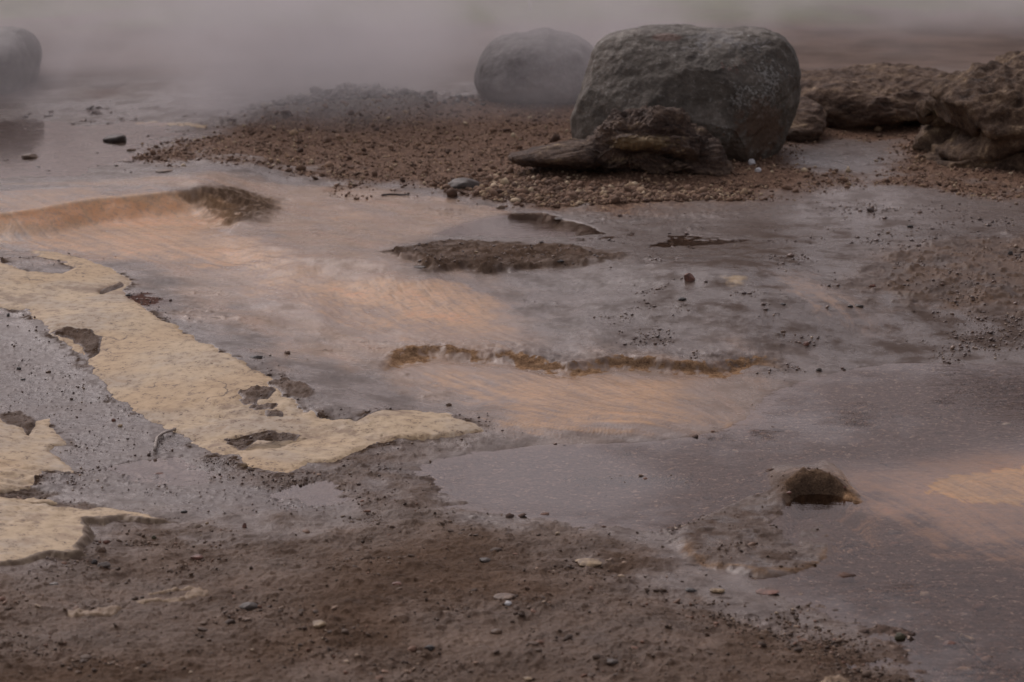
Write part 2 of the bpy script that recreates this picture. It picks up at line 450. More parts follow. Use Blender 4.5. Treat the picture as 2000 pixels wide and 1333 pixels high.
def oz(key, a=-.05, b=.09, jit=.06): return soft(POLY[key], a, b, jit, 0)
j = .05 * N2 + .012 * ST2
o = np.zeros(len(X))
for k, amp, a, b in (('O1', .72, -.14, .18), ('O2', .56, -.22, .20), ('O3', .64, -.10, .20), ('O4', .62, -.24, .10), ('O5', .42, -.07, .07), ('O6', .36, -.12, .12), ('O7', .40, -.03, .06)):
    d = sdf(X + .05 * N1 + .022 * ST2 + .010 * ST1, Y + .07 * N1 + .025 * ST2 + .010 * ST1, POLY[k])
    o = np.maximum(o, amp * ss(a, b, d))
for k, amp in (('O1F', .55), ('O2F', .34)):
    o = o + amp * oz(k, -.06, .06)
sarea = ss(.02, .3, o)
o = np.clip(o + o * (.11 * np.clip(ST1, -2, 2) + .10 * np.clip(ST2, -2.5, 2.5) + .7 * N2), 0, 1)

# yellow-brown algae on rims, dark mud on islet and bank, painted shade under the ledge lip
d, s, t = over(X[FM], Y[FM], LEDGE); dl = np.full(len(X), 9.0); dl[FM] = d
tl = np.zeros(len(X)); tl[FM] = t
al = ss(-.050, -.035, dl + .07 * N3 + .05 * N1) * (1 - ss(.008, .016, dl + .05 * N3)) * ss(-.15, .08, N1 + .9 * N3 + .12) * ss(0, .05, tl) * (1 - ss(.9, 1, tl))
dl_lobe = sdf(X + .010 * N3 + .02 * N1, Y + .010 * N3 + .03 * N1, LOBE)
_ly = np.mean([q[1] for q in LOBE]); _lx = np.mean([q[0] for q in LOBE])
dmz = np.maximum(dmz, ss(-.02, .03, dl_lobe) * (Y < 4.6))
fz = np.maximum(fz, .55 * ss(-.02, .03, dl_lobe) * (Y < 4.6) * ss(-.5, .1, N1 + N3))
al = np.maximum(al, .6 * np.exp(-((dl_lobe - .004) / .012) ** 2) * ss(.02, -.10, Y - _ly - .25 * (X - _lx) + .12 * N2) * ss(-.3, .3, N3 + .3))
d, s, t = over(X[FM], Y[FM], RIMM); dm = np.full(len(X), 9.0); dm[FM] = d
tm = np.zeros(len(X)); tm[FM] = t
mface = ss(-.14, -.08, dm + .02 * N3) * (1 - ss(.0, .04, dm + .02 * N3)) * ss(.16, .30, tm) * (1 - ss(.85, 1, tm))
al = np.maximum(al, .9 * mface)
dk0 = np.exp(-((dl + .014 + .012 * N3) / .012) ** 2) * ss(-.25, .15, N3 + .5 * N1 + .3 * (X > .25)) * ss(.02, .1, tl) * (1 - ss(.93, 1, tl))  # shade of the gap below the ledge lip, painted as dark colour
dk = mface * ss(.95, .6, np.abs(tm - .42) * 2 + .9 * N3 + .5 * N1) * .95  # mound face goes darker towards its middle
d_isl = sdf(X + .05 * N1 + .02 * N3, Y + .08 * N1 + .03 * N3, ISL)
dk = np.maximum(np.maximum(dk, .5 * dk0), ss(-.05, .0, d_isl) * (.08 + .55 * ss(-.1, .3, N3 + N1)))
bankd = soft(POLY['DKB'], -.05, .05, .05, 0)
dk = np.maximum(dk, .75 * bankd * ss(-.5, .0, N3 + N1))
fz = np.maximum(fz, .8 * bankd); al = np.maximum(al, .35 * bankd)
al = np.maximum(al, .9 * al * (.5 + N3))
red = soft(POLY['RED1'], -.02, .03, .04, 2)
pt = soft(POLY['PT'], -.01, .02, .03, 2)

# crusts of tan sinter: how far a spot lies inside one
def crust_sd():
    jx = .014 * N1 + .006 * N3; jy = .040 * N1 + .014 * N3
    a = sdf(X + jx, Y + jy, CR1); b = sdf(X + jx, Y + jy, CR1B); c = sdf(X + jx * .8, Y + jy * .8, CR2)
    holes = [PW(h) for h in (
      "105,648 130,643 170,645 195,660 190,690 175,700 165,680 140,662",
      "472,765 500,758 530,765 520,778 480,780", "470,782 500,780 495,790 475,790", "490,796 540,789 530,798 500,800",
      "525,748 560,742 600,752 615,768 600,778 560,772 540,760", "520,806 545,804 548,812 525,814", "195,568 235,556 232,562 198,574",
      "440,858 520,845 580,852 575,860 500,858 470,880", "0,812 40,806 65,815 60,850 40,835 10,830",
      "-40,962 60,955 110,966 40,976 -40,972", "60,984 170,980 220,990 160,1000 100,994")]
    hs = np.full(len(X), -9.0)
    for h in holes: hs = np.maximum(hs, sdf(X + jx * .6, Y + jy * .6, h, .2))
    ns = ss(.60, .70, fbm(X, Y, .03, 3, 71) + .28 * fbm(X, Y, .3, 2, 75))
    out = []
    for q in (a, b, c):
        out.append(np.minimum(np.minimum(q, -hs), .030 - .037 * ns))
    return out, hs
cs, hole = crust_sd()
cmax = np.maximum(np.maximum(cs[0], cs[1]), cs[2])
fz = np.maximum(fz, ss(-.010, .004, hole))
near_c = np.exp(-np.maximum(-cmax + .02 * N1, 0) / .035) * (cmax > -.3)
print('zones', round(time.time() - T0, 1))

# water covers
def wsd(poly, pad=.4): return sdf(X + .02 * N1, Y + .03 * N1, poly, pad)
sd_w = wsd(WATER, .8)
LV = dict(w=0.0)
uw = ss(.002, -.004, Z0) * (sd_w > -.1)

# ---- fine relief
fine_a = fbm(X, Y, .018, 3, 80); fine_b = fbm(X, Y, .009, 2, 85)
crumb = np.maximum(0, fbm(X, Y, .030, 3, 90) - .12); crumb2 = np.maximum(0, fbm(X, Y, .013, 2, 95) - .28)
pim = np.maximum(0, pn2(X / .012, Y / .012, 101) - .42) + .7 * np.maximum(0, pn2(X / .022, Y / .022, 102) - .5)
smooth_area = np.clip(o * 1.6 + sarea, 0, 1)
calm = np.maximum(smooth_area, ss(.15, .5, N2 + .25) * .6)
dry = np.ones(len(X))
for _p in (POOL, POOL2, PUD1, PUD2): dry *= 1 - .92 * ss(-.05, .03, sdf(X + .02 * N1, Y + .04 * N1, _p, .3))
und = fbm(X, Y, .085, 5, 160, .62); und2 = fbm(X * .8, Y * 1.2, .28, 3, 165)
Z = Z0 + .0009 * fine_a * (1 - .6 * smooth_area) + (.0021 * und * (1 - .75 * lb) * (1 - .6 * smooth_area) + .0055 * und2) * (1 - gz) * dry * (1 - .8 * ss(.02, -.005, Z0))
Z += gz * (.018 * fbm(X, Y, .30, 4, 110) + .010 * crumb + .007 * crumb2 + .0020 * fine_b + .003 * fine_a)
Z += fz * (.014 * fbm(X, Y, .35, 3, 120) + .011 * fbm(X, Y, .09, 4, 125, .55) + .013 * crumb * ss(-.4, .2, N2) + .008 * crumb2 * ss(-.3, .2, N1) + .0018 * fine_a + .0012 * fine_b + .006 * np.maximum(0, fbm(X * .6, Y * 1.3, .06, 3, 128) - .1))
Z += lb * (.0085 * pim * ss(-.3, .25, N2) + .0012 * N1)
Z += gm * (.055 + .03 * fbm(X, Y, .25, 4, 190) + .012 * crumb)
Z += rr * (.030 * np.maximum(0, fbm(X, Y, .14, 4, 130) - .05) + .018 * crumb + .009 * crumb2)
Z += ss(-.02, .02, d_isl) * (.007 * fbm(X, Y, .12, 4, 170, .55, True) + .014 * crumb + .005 * crumb2 + .002 * fine_a)
rest = (1 - gz) * (1 - fz) * (1 - lb) * (1 - rr) * (1 - smooth_area)
patch = ss(.05, .45, N2 + .5 * fbm(X, Y, .7, 2, 135))
Z += rest * dry * patch * (.010 * crumb + .007 * crumb2)
fk = ss(.30, .52, fbm(X * .38, Y * 1.15, .026, 3, 180, .6) + .22 * N2) * ss(-.1, .35, N2 + .4 * fbm(X, Y, .9, 2, 185)) * rest * (Y < 9)
Z += .0022 * fk * dry
Z += sarea * (.00030 * ST1 + .00035 * ST2) + bankd * (.012 * crumb + .005 * fine_a)
Z += np.exp(-(dl / .06) ** 2) * (tl > .01) * (tl < .99) * (.0035 * fine_a)
Z += (mface > .05) * (.005 * fine_a + .006 * crumb + .006 * fbm(X, Y, .045, 3, 195))
Z += uw * (.005 * crumb + .003 * crumb2 - .001)
Z += (1 - ss(-.015, .0, cmax)) * near_c * .0012 * fine_a
Z -= .014 * ss(.004, .022, cmax)
farm = ss(12, 15, Y)
Z += farm * (.05 * fbm(X, Y, 1.6, 4, 140) + .4 * fbm(X, Y, 9, 3, 145) * ss(15, 30, Y))

idx = np.arange(NR * NC).reshape(NR, NC)
QUADS = np.stack([idx[:-1, :-1].ravel(), idx[:-1, 1:].ravel(), idx[1:, 1:].ravel(), idx[1:, :-1].ravel()], 1)

def gmat():
    t = NT('wet_geothermal_ground'); A = t.attr
    g, f, oo, st, dk_, al_, uw_, lb_, rr_, gt_, sl_, rd = [A(q) for q in ('g', 'f', 'o', 'st', 'dk', 'al', 'uw', 'lb', 'rr', 'gt', 'sl', 'red')]
    n1 = t.noise(9, 5, .65); n2 = t.noise(60, 4, .7); n3 = t.noise(260, 3, .75); nb = t.noise(2.2, 4, .6)
    v1 = t.vor(95, out='Color'); v2 = t.vor(210, out='Color')
    silt = t.ramp(t.math('ADD', t.math('MULTIPLY', n1, .6), t.math('MULTIPLY', n2, .4)), (.30, (.070, .051, .042)), (.46, (.125, .095, .080)), (.60, (.175, .135, .113)), (.75, (.215, .168, .14)))
    silt = t.mix(t.math('MULTIPLY', t.sm(nb, .46, .64), .32), silt, (.075, .054, .043)); silt = t.mix(t.math('MULTIPLY', sl_, t.mixf(n2, .70, 1.0)), silt, t.mix(t.sm(n1, .35, .65), (.285, .185, .120), (.40, .275, .185))); silt = t.mix(t.math('MULTIPLY', t.math('MULTIPLY', t.sm(A('sb'), .2, 1.3), sl_), .45), silt, (.25, .19, .16)); silt = t.mix(t.math('MULTIPLY', t.math('MULTIPLY', t.sm(A('sb'), -.3, -1.4), sl_), .6), silt, (.33, .205, .135))
    silt = t.mix(t.math('MULTIPLY', t.math('MULTIPLY', t.sm(st, .8, 1.8), sl_), .35), silt, (.40, .31, .25)); silt = t.mix(t.math('MULTIPLY', t.sm(st, -.9, -1.9), .4), silt, (.12, .08, .06))
    silt = t.mix(t.math('MULTIPLY', t.sm(n3, .55, .68), .55), silt, (.06, .043, .034)); silt = t.mix(t.math('MULTIPLY', A('dm'), .88), silt, t.mix(n1, (.06, .042, .032), (.12, .086, .068))); silt = t.mix(t.math('MULTIPLY', A('fk'), .75), silt, (.045, .030, .022))
    mud = t.ramp(t.math('ADD', t.math('MULTIPLY', n1, .5), t.math('MULTIPLY', n3, .5)), (.30, (.040, .024, .015)), (.48, (.100, .063, .041)), (.60, (.145, .093, .062)), (.72, (.23, .16, .108)))
    lbc = t.mix(.6, silt, (.085, .062, .054))
    # gravel: a speckle of stones, each its own tone
    sep = t.n('ShaderNodeSeparateColor'); t.put(sep.inputs[0], v1)
    sep2 = t.n('ShaderNodeSeparateColor'); t.put(sep2.inputs[0], v2)
    sp = t.math('ADD', t.math('MULTIPLY', sep.outputs[0], .5), t.math('MULTIPLY', sep2.outputs[0], .5))
    grav = t.ramp(sp, (.15, (.07, .043, .030)), (.45, (.16, .10, .068)), (.68, (.23, .15, .10)), (.84, (.38, .27, .17)), (.95, (.55, .43, .29)))
    gravd = t.ramp(sp, (.15, (.075, .045, .032)), (.5, (.16, .098, .068)), (.78, (.23, .148, .10)), (.95, (.38, .26, .165)))
    gr = t.mix(gt_, gravd, grav)
    gr = t.mix(t.math('MULTIPLY', n1, .55), gr, (.13, .078, .053))
    under = t.ramp(sp, (.15, (.032, .023, .020)), (.5, (.078, .056, .047)), (.80, (.145, .10, .082)), (.97, (.46, .37, .30)))
    orange = t.ramp(oo, (0, (.14, .102, .082)), (.25, (.23, .155, .115)), (.5, (.345, .215, .125)), (.75, (.47, .28, .145)), (1, (.56, .29, .135)))
    orange = t.mix(t.math('MULTIPLY', t.sm(n2, .45, .65), .45), orange, (.20, .15, .12))
    orange = t.mix(t.math('MULTIPLY', t.sm(st, .4, 1.6), .30), orange, (.36, .275, .21)); orange = t.mix(t.math('MULTIPLY', t.sm(st, -.6, -1.8), .28), orange, (.22, .125, .065))
    c = t.mix(lb_, silt, lbc)
    c = t.mix(f, c, mud); c = t.mix(g, c, gr)
    c = t.mix(t.math('MULTIPLY', rr_, t.sm(n1, .30, .5)), c, mud)
    c = t.mix(t.math('MULTIPLY', uw_, .85), c, under)
    c = t.mix(t.math('MULTIPLY', t.sm(oo, .05, .55), .92), c, orange)
    alc = t.ramp(t.math('ADD', t.math('MULTIPLY', n2, .5), t.math('MULTIPLY', n3, .5)), (.36, (.06, .034, .020)), (.46, (.18, .105, .056)), (.58, (.38, .245, .14)))
    c = t.mix(t.math('MULTIPLY', al_, .9), c, alc)
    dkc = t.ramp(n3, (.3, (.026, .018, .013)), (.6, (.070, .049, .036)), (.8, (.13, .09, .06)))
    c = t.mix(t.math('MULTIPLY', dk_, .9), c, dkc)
    c = t.mix(t.math('MULTIPLY', rd, .8), c, (.09, .045, .036))
    c = t.mix(t.math('MULTIPLY', A('gm'), .8), c, t.mix(sp, (.07, .066, .062), (.27, .255, .235)))
    c = t.mix(A('pt'), c, (.33, .24, .14))
    # hillside far off: red-brown soil, then thin green growth
    sx = t.n('ShaderNodeSeparateXYZ'); t.put(sx.inputs[0], t.pos()); yy = sx.outputs[1]
    hl = t.sm(t.math('ADD', yy, t.math('MULTIPLY', nb, 1.5)), 10.6, 11.6)
    soil = t.mix(t.sm(nb, .35, .65), (.13, .098, .082), (.20, .148, .122))
    ng = t.noise(.8, 4, .6)
    grass = t.mix(t.sm(n1, .3, .7), (.10, .125, .05), (.17, .20, .08))
    hill = t.mix(t.math('MULTIPLY', t.sm(yy, 12.5, 13.3), t.sm(ng, .38, .50)), soil, grass)
    c = t.mix(hl, c, hill)
    ro = t.mixf(t.sm(n1, .40, .60), .42, .10)
    ro = t.mixf(lb_, ro, t.mixf(t.sm(n1, .35, .65), .14, .42))
    ro = t.mixf(f, ro, t.mixf(n1, .34, .62))
    ro = t.mixf(g, ro, .62)
    ro = t.mixf(rr_, ro, t.mixf(n1, .2, .6))
    ro = t.mixf(t.sm(oo, .05, .4), ro, .26)
    ro = t.mixf(dk_, ro, .7); ro = t.mixf(al_, ro, .6)
    ro = t.mixf(uw_, ro, .8); ro = t.mixf(hl, ro, .9)
    spec = t.mixf(t.math('MAXIMUM', t.sm(oo, .1, .6), t.math('MULTIPLY', sl_, .8)), t.mixf(t.sm(t.math('ADD', t.math('MULTIPLY', n1, .6), t.math('MULTIPLY', nb, .4)), .42, .56), t.mixf(A('dm'), .20, .02), t.mixf(A('dm'), .50, .40)), .22); spec = t.mixf(uw_, spec, .0); spec = t.mixf(hl, spec, .1); spec = t.mixf(g, spec, .05); spec = t.mixf(t.math('MULTIPLY', rr_, t.sm(n1, .30, .5)), spec, .1); spec = t.mixf(lb_, spec, t.mixf(t.sm(n2, .35, .65), .22, .5)); spec = t.mixf(f, spec, t.mixf(t.sm(t.math('ADD', nb, t.math('MULTIPLY', n1, .5)), .60, .90), .03, .24)); spec = t.mixf(t.math('MAXIMUM', t.math('MAXIMUM', t.math('MULTIPLY', dk_, 1.3, True), t.math('MULTIPLY', A('fk'), .8)), t.math('MULTIPLY', t.math('MAXIMUM', al_, rd), 1.2, True)), spec, .0)
    h = t.math('ADD', t.math('MULTIPLY', n3, .8), t.math('MULTIPLY', n2, .9))
    bs = t.mixf(g, .35, .8); bs = t.mixf(f, bs, .9); bs = t.mixf(t.sm(oo, .05, .4), bs, .22); bs = t.mixf(uw_, bs, .4); bs = t.mixf(hl, bs, .3)
    nrm = t.bump(h, bs, .004)
    b = t.principled(Base_Color=c, Roughness=ro, Specular_IOR_Level=spec, Normal=nrm)
    b.inputs['IOR'].default_value = 1.41
    t.surf(b.outputs[0]); return t.m
GROUND_MAT = gmat()
fz = np.maximum(fz, ss(-.04, .01, d_isl))
mtop = np.exp(-(np.abs(dm - .03) / .10) ** 2) * ss(.02, .2, tm) * (1 - ss(.8, 1, tm))
fz = np.maximum(fz, ss(.0, .18, tm) * (1 - ss(.82, 1, tm)) * ss(-.04, .0, dm) * (1 - ss(.05, .20, dm + .10 * N1)) * (.75 + .25 * ss(-.2, .2, N3)))
fz = np.maximum(fz, .92 * ss(.30, .62, near_c * (.75 + .6 * N3 + .5 * N1)) * (cmax < .003) * ss(-.05, .35, N2 + .6 * N1))
dkE = np.maximum(dk, .95 * ss(.35, .75, near_c * (.75 + .5 * N3)) * (cmax < .003) * ss(-.15, .35, N1 + .5 * N3 + .5 * N2))
ground = new_mesh('ground', np.stack([X, Y, Z], 1), QUADS, GROUND_MAT, True, dict(
    g=gz, f=fz, o=o, st=ST1, dk=np.clip(dkE, 0, 1), al=np.clip(al, 0, 1), uw=uw, lb=lb, rr=rr, gt=gt, sl=slt, red=red, pt=pt, dm=dmz, gm=gm, sb=ST3, fk=np.clip(fk, 0, 1)))
tag(ground, 'wet brown and orange ground of the hot spring field with runoff channels', kind='structure')
print('ground', round(time.time() - T0, 1))

# exact height of the finished sheet at any point
def zat(x, y):
    x = np.atleast_1d(np.asarray(x, float)); y = np.atleast_1d(np.asarray(y, float))
    r = np.interp(y, YR, np.arange(NR)); a = x / (y * 1.02); c = np.interp(a, _ac, np.arange(NC))
    r0 = np.clip(r.astype(int), 0, NR - 2); c0 = np.clip(c.astype(int), 0, NC - 2); fr = r - r0; fc = c - c0
    ZZ = ZG
    return (ZZ[r0, c0] * (1 - fr) * (1 - fc) + ZZ[r0 + 1, c0] * fr * (1 - fc) + ZZ[r0, c0 + 1] * (1 - fr) * fc + ZZ[r0 + 1, c0 + 1] * fr * fc)
ZG = Z.reshape(NR, NC).copy()
def gi(arr, x, y):
    r = np.clip(np.round(np.interp(y, YR, np.arange(NR))).astype(int), 0, NR - 1)
    c = np.clip(np.round(np.interp(x / (y * 1.02), _ac, np.arange(NC))).astype(int), 0, NC - 1)
    return arr.reshape(NR, NC)[r, c]
def hitz(u, v):
    u = np.atleast_1d(np.asarray(u, float)); v = np.atleast_1d(np.asarray(v, float))
    z = hit(u, v)[2]
    for _ in range(6):
        x, y = at(u, v, z); z = .5 * z + .5 * zat(x, y)
    x, y = at(u, v, z); return x, y, z

def sub_sheet(name, sel, Zs, mat, attrs=None, stride=1):
    """a patch of sheet on the same lattice as the ground, only where sel holds"""
    I = idx[::stride, ::stride]
    q = np.stack([I[:-1, :-1].ravel(), I[:-1, 1:].ravel(), I[1:, 1:].ravel(), I[1:, :-1].ravel()], 1)
    q = q[sel[q].any(1)]
    used, inv = np.unique(q, return_inverse=True)
    V = np.stack([X[used], Y[used], Zs[used]], 1)
    return new_mesh(name, V, inv.reshape(-1, 4), mat, True, {k: v[used] for k, v in (attrs or {}).items()})

# ------------------------------------------------------------------ tan sinter crusts
def cmat(name, base, grey, warm):
    t = NT(name)
    n1 = t.noise(7, 5, .65); n2 = t.noise(45, 4, .7); n3 = t.noise(190, 3, .7); nb = t.noise(3, 3, .5)
    c = t.mix(t.sm(n1, .42, .62), base, grey)
    c = t.mix(t.math('MULTIPLY', t.sm(nb, .45, .62), .9), c, warm)
    c = t.mix(t.math('MULTIPLY', t.sm(t.noise(14, 4, .7), .56, .68), .6), c, (.34, .235, .145))
    c = t.mix(t.math('MULTIPLY', n2, .25), c, (.26, .20, .14))
    ed = t.attr('ed')
    c = t.mix(t.math('MULTIPLY', t.math('MULTIPLY', ed, t.sm(n2, .35, .6)), .75), c, (.26, .17, .085))
    c = t.mix(t.math('MULTIPLY', t.sm(t.attr('rim'), .1, .9), t.mixf(n2, .55, 1.0)), c, (.085, .058, .042))
    fleck = t.math('MULTIPLY', t.sm(n2, .53, .60), t.sm(n3, .48, .58))
    c = t.mix(t.math('MULTIPLY', fleck, .85), c, (.075, .045, .03))
    c = t.mix(t.math('MULTIPLY', t.sm(t.noise(5.5, 6, .72), .56, .66), .75), c, (.20, .135, .088))
    vd = t.n('ShaderNodeTexVoronoi', feature='DISTANCE_TO_EDGE'); vd.inputs['Scale'].default_value = 3.2
    wp = t.n('ShaderNodeVectorMath', operation='ADD'); nn = t.n('ShaderNodeTexNoise'); nn.inputs['Scale'].default_value = 11; nn.inputs['Detail'].default_value = 5
    t.put(nn.inputs['Vector'], t.pos()); t.put(wp.inputs[0], t.pos())
    sc = t.n('ShaderNodeVectorMath', operation='SCALE'); t.put(sc.inputs[0], nn.outputs['Color']); sc.inputs['Scale'].default_value = .22
    t.put(wp.inputs[1], sc.outputs[0]); t.put(vd.inputs['Vector'], wp.outputs[0])
    crack = t.math('MULTIPLY', t.math('SUBTRACT', 1.0, t.sm(vd.outputs[0], .003, .012)), t.sm(nb, .52, .60))
    c = t.mix(t.math('MULTIPLY', crack, .8), c, (.09, .06, .04))
    h = t.math('ADD', t.math('MULTIPLY', n3, .4), t.math('SUBTRACT', n2, t.math('MULTIPLY', crack, .8)))
    b = t.principled(Base_Color=c, Roughness=t.mixf(n1, .50, .8), Specular_IOR_Level=.28, Normal=t.bump(h, .18, .004))
    t.surf(b.outputs[0]); return t.m
CMAT = cmat('tan_sinter', (.52, .40, .255), (.42, .35, .27), (.49, .35, .20))
for sdv, nm, lab in ((cs[0], 'sinter_crust', 'long pale tan mineral crust running beside the orange runoff channel'),
                     (cs[1], 'sinter_crust', 'short tan crust tongue ending at the edge of the calm puddle'),
                     (cs[2], 'sinter_crust', 'tan crust slab with a dark broken front edge beside the brown mud')):
    th = .0035
    thick = (th * ss(-.004, .018, sdv) - .0014) if 'slab' not in lab else (.004 + .008 * ss(4.35, 4.15, Y)) * ss(-.004, .010, sdv) - .0016
    edge = np.exp(-np.maximum(sdv + .02 * N1, 0) / .035)
    Zc = Z0 + (Z - Z0) * (1 - ss(-.003, .012, sdv)) + thick + (.0022 * und2) * ss(0, .03, sdv) + .0003 * fine_a
    ob = sub_sheet(nm, sdv > -.006, Zc, CMAT, dict(ed=edge, rim=np.maximum(1 - ss(-.001, .004, sdv), (1 - ss(.010, .016, sdv + .01 * N3)) * ss(4.30, 4.18, Y) * ('slab' in lab))))
    tag(ob, lab, 'mineral crust', 'tan mineral crusts')
print('crust', round(time.time() - T0, 1))

# ------------------------------------------------------------------ water sheets
def wmat(name, tint, ripple):
    t = NT(name)
    mp = t.n('ShaderNodeMapping'); t.put(mp.inputs[0], t.pos()); mp.inputs['Scale'].default_value = (.42, 1.6, 1)
    rp = t.attr('rp')
    na = t.noise(17, 4, .55, mp.outputs[0], .8); nb = t.noise(80, 2, .5, mp.outputs[0], .3)
    h = t.math('ADD', na, t.math('MULTIPLY', nb, .35))
    nrm = t.bump(h, t.math('MULTIPLY', rp, ripple), .012)
    fr = t.n('ShaderNodeFresnel'); fr.inputs['IOR'].default_value = 1.33; t.put(fr.inputs['Normal'], nrm)
    gl = t.n('ShaderNodeBsdfGlossy'); gl.inputs['Roughness'].default_value = .03; t.put(gl.inputs['Normal'], nrm)
    t.put(gl.inputs['Color'], t.mix(t.math('SUBTRACT', 1.0, t.attr('cl')), (1.0, .94, .92), (.68, .61, .585)))  # gloss colour darkened away from calm water to dim its reflections
    tr = t.n('ShaderNodeBsdfTransparent'); tr.inputs['Color'].default_value = (*tint, 1)
    mx = t.n('ShaderNodeMixShader'); t.put(mx.inputs[0], fr.outputs[0]); t.put(mx.inputs[1], tr.outputs[0]); t.put(mx.inputs[2], gl.outputs[0])
    t.surf(mx.outputs[0]); return t.m
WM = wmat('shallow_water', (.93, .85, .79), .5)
PUDM = PW("790,896 860,872 1040,866 1150,866 1230,900 1300,960 1200,1012 1000,997 870,968")
calm_w = soft(PUDM, -.09, .06, .05, 1)
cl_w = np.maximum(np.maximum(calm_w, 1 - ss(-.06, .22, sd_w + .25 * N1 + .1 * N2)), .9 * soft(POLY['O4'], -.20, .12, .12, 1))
quick = np.maximum(ss(.9, 1.3, X) * ss(4.9, 5.3, Y), np.maximum(0, .6 * ss(.2, .6, N2 + .4 * N1)))
quick = quick * (1 - .95 * soft(POLY['O4'], -.25, .15, .15, 1))
rip = np.clip(.14 + .9 * quick, .05, 1.1) * (1 - .9 * calm_w)
Zw = np.zeros(len(X)) + .0006 * rip * fbm(X * .5, Y * 1.4, .05, 2, 150)
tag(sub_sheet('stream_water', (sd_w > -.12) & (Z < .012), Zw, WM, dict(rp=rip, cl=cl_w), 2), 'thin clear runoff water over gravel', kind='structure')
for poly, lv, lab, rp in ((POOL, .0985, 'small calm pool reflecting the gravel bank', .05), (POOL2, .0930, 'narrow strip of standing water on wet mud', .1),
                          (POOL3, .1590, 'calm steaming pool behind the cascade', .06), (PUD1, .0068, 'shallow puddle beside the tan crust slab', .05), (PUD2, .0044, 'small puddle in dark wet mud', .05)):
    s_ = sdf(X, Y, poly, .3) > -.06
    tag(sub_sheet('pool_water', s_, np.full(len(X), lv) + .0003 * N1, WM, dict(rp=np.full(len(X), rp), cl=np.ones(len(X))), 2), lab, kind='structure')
print('water', round(time.time() - T0, 1))
# ------------------------------------------------------------------ stones and boulders
def ico(n):
    import bmesh
    bm = bmesh.new(); bmesh.ops.create_icosphere(bm, subdivisions=n, radius=1)
    V = np.array([v.co[:] for v in bm.verts]); Fq = np.array([[v.index for v in f.verts] for f in bm.faces]); bm.free()
    return V, Fq
ICO = {n: ico(n) for n in (1, 2, 3, 4, 6, 7)}

def rock_body(outline, ydist, thick, n=6, p=2.5, lean=0.0, shift=0.0):
    """boulder whose upright section at ydist follows the outline; returns points, faces, unit directions, section coords"""
    a = np.array([[float(q) for q in t.split(',')] for t in outline.split()])
    x, z = at_y(a[:, 0], a[:, 1], ydist)
    # centre of area
    x2, z2 = np.roll(x, -1), np.roll(z, -1); cr = x * z2 - x2 * z
    cx = ((x + x2) * cr).sum() / (3 * cr.sum()); cz = ((z + z2) * cr).sum() / (3 * cr.sum())
    px = np.concatenate([np.linspace(x[i], x2[i], 24, endpoint=False) for i in range(len(x))]) - cx
    pz = np.concatenate([np.linspace(z[i], z2[i], 24, endpoint=False) for i in range(len(x))]) - cz
    th = np.arctan2(pz, px); r = np.hypot(px, pz); o_ = np.argsort(th); th, r = th[o_], r[o_]
    V, Fq = ICO[n]
    t_ = np.arctan2(V[:, 2], V[:, 0])
    def rr_(t): return np.interp(t, th, r, period=2 * np.pi)
    R = sum(rr_(t_ + d) for d in (-.06, -.03, 0, .03, .06)) / 5
    c = np.hypot(V[:, 0], V[:, 2]); d = np.abs(V[:, 1])
    k = (c ** p + d ** p) ** (-1 / p)
    c2 = c * k; d2 = d * k
    ux, uz = np.cos(t_) * c2, np.sin(t_) * c2
    Q = np.stack([cx + ux * R, ydist + np.sign(V[:, 1]) * d2 * thick, cz + uz * R], 1)
    rel = (Q[:, 2] - cz) / (r.max())
    Q[:, 1] += lean * rel + shift
    return Q, Fq, V, (cx, cz)
def vnormals(Q, Fq):
    a, b, c = Q[Fq[:, 0]], Q[Fq[:, 1]], Q[Fq[:, 2]]
    n = np.cross(b - a, c - a); N = np.zeros_like(Q)
    for i in range(3): np.add.at(N, Fq[:, i], n)
    return N / (np.linalg.norm(N, axis=1)[:, None] + 1e-12)
def origin_to(o, p):
    import mathutils
    p = mathutils.Vector(p); o.data.transform(mathutils.Matrix.Translation(-p)); o.location = p

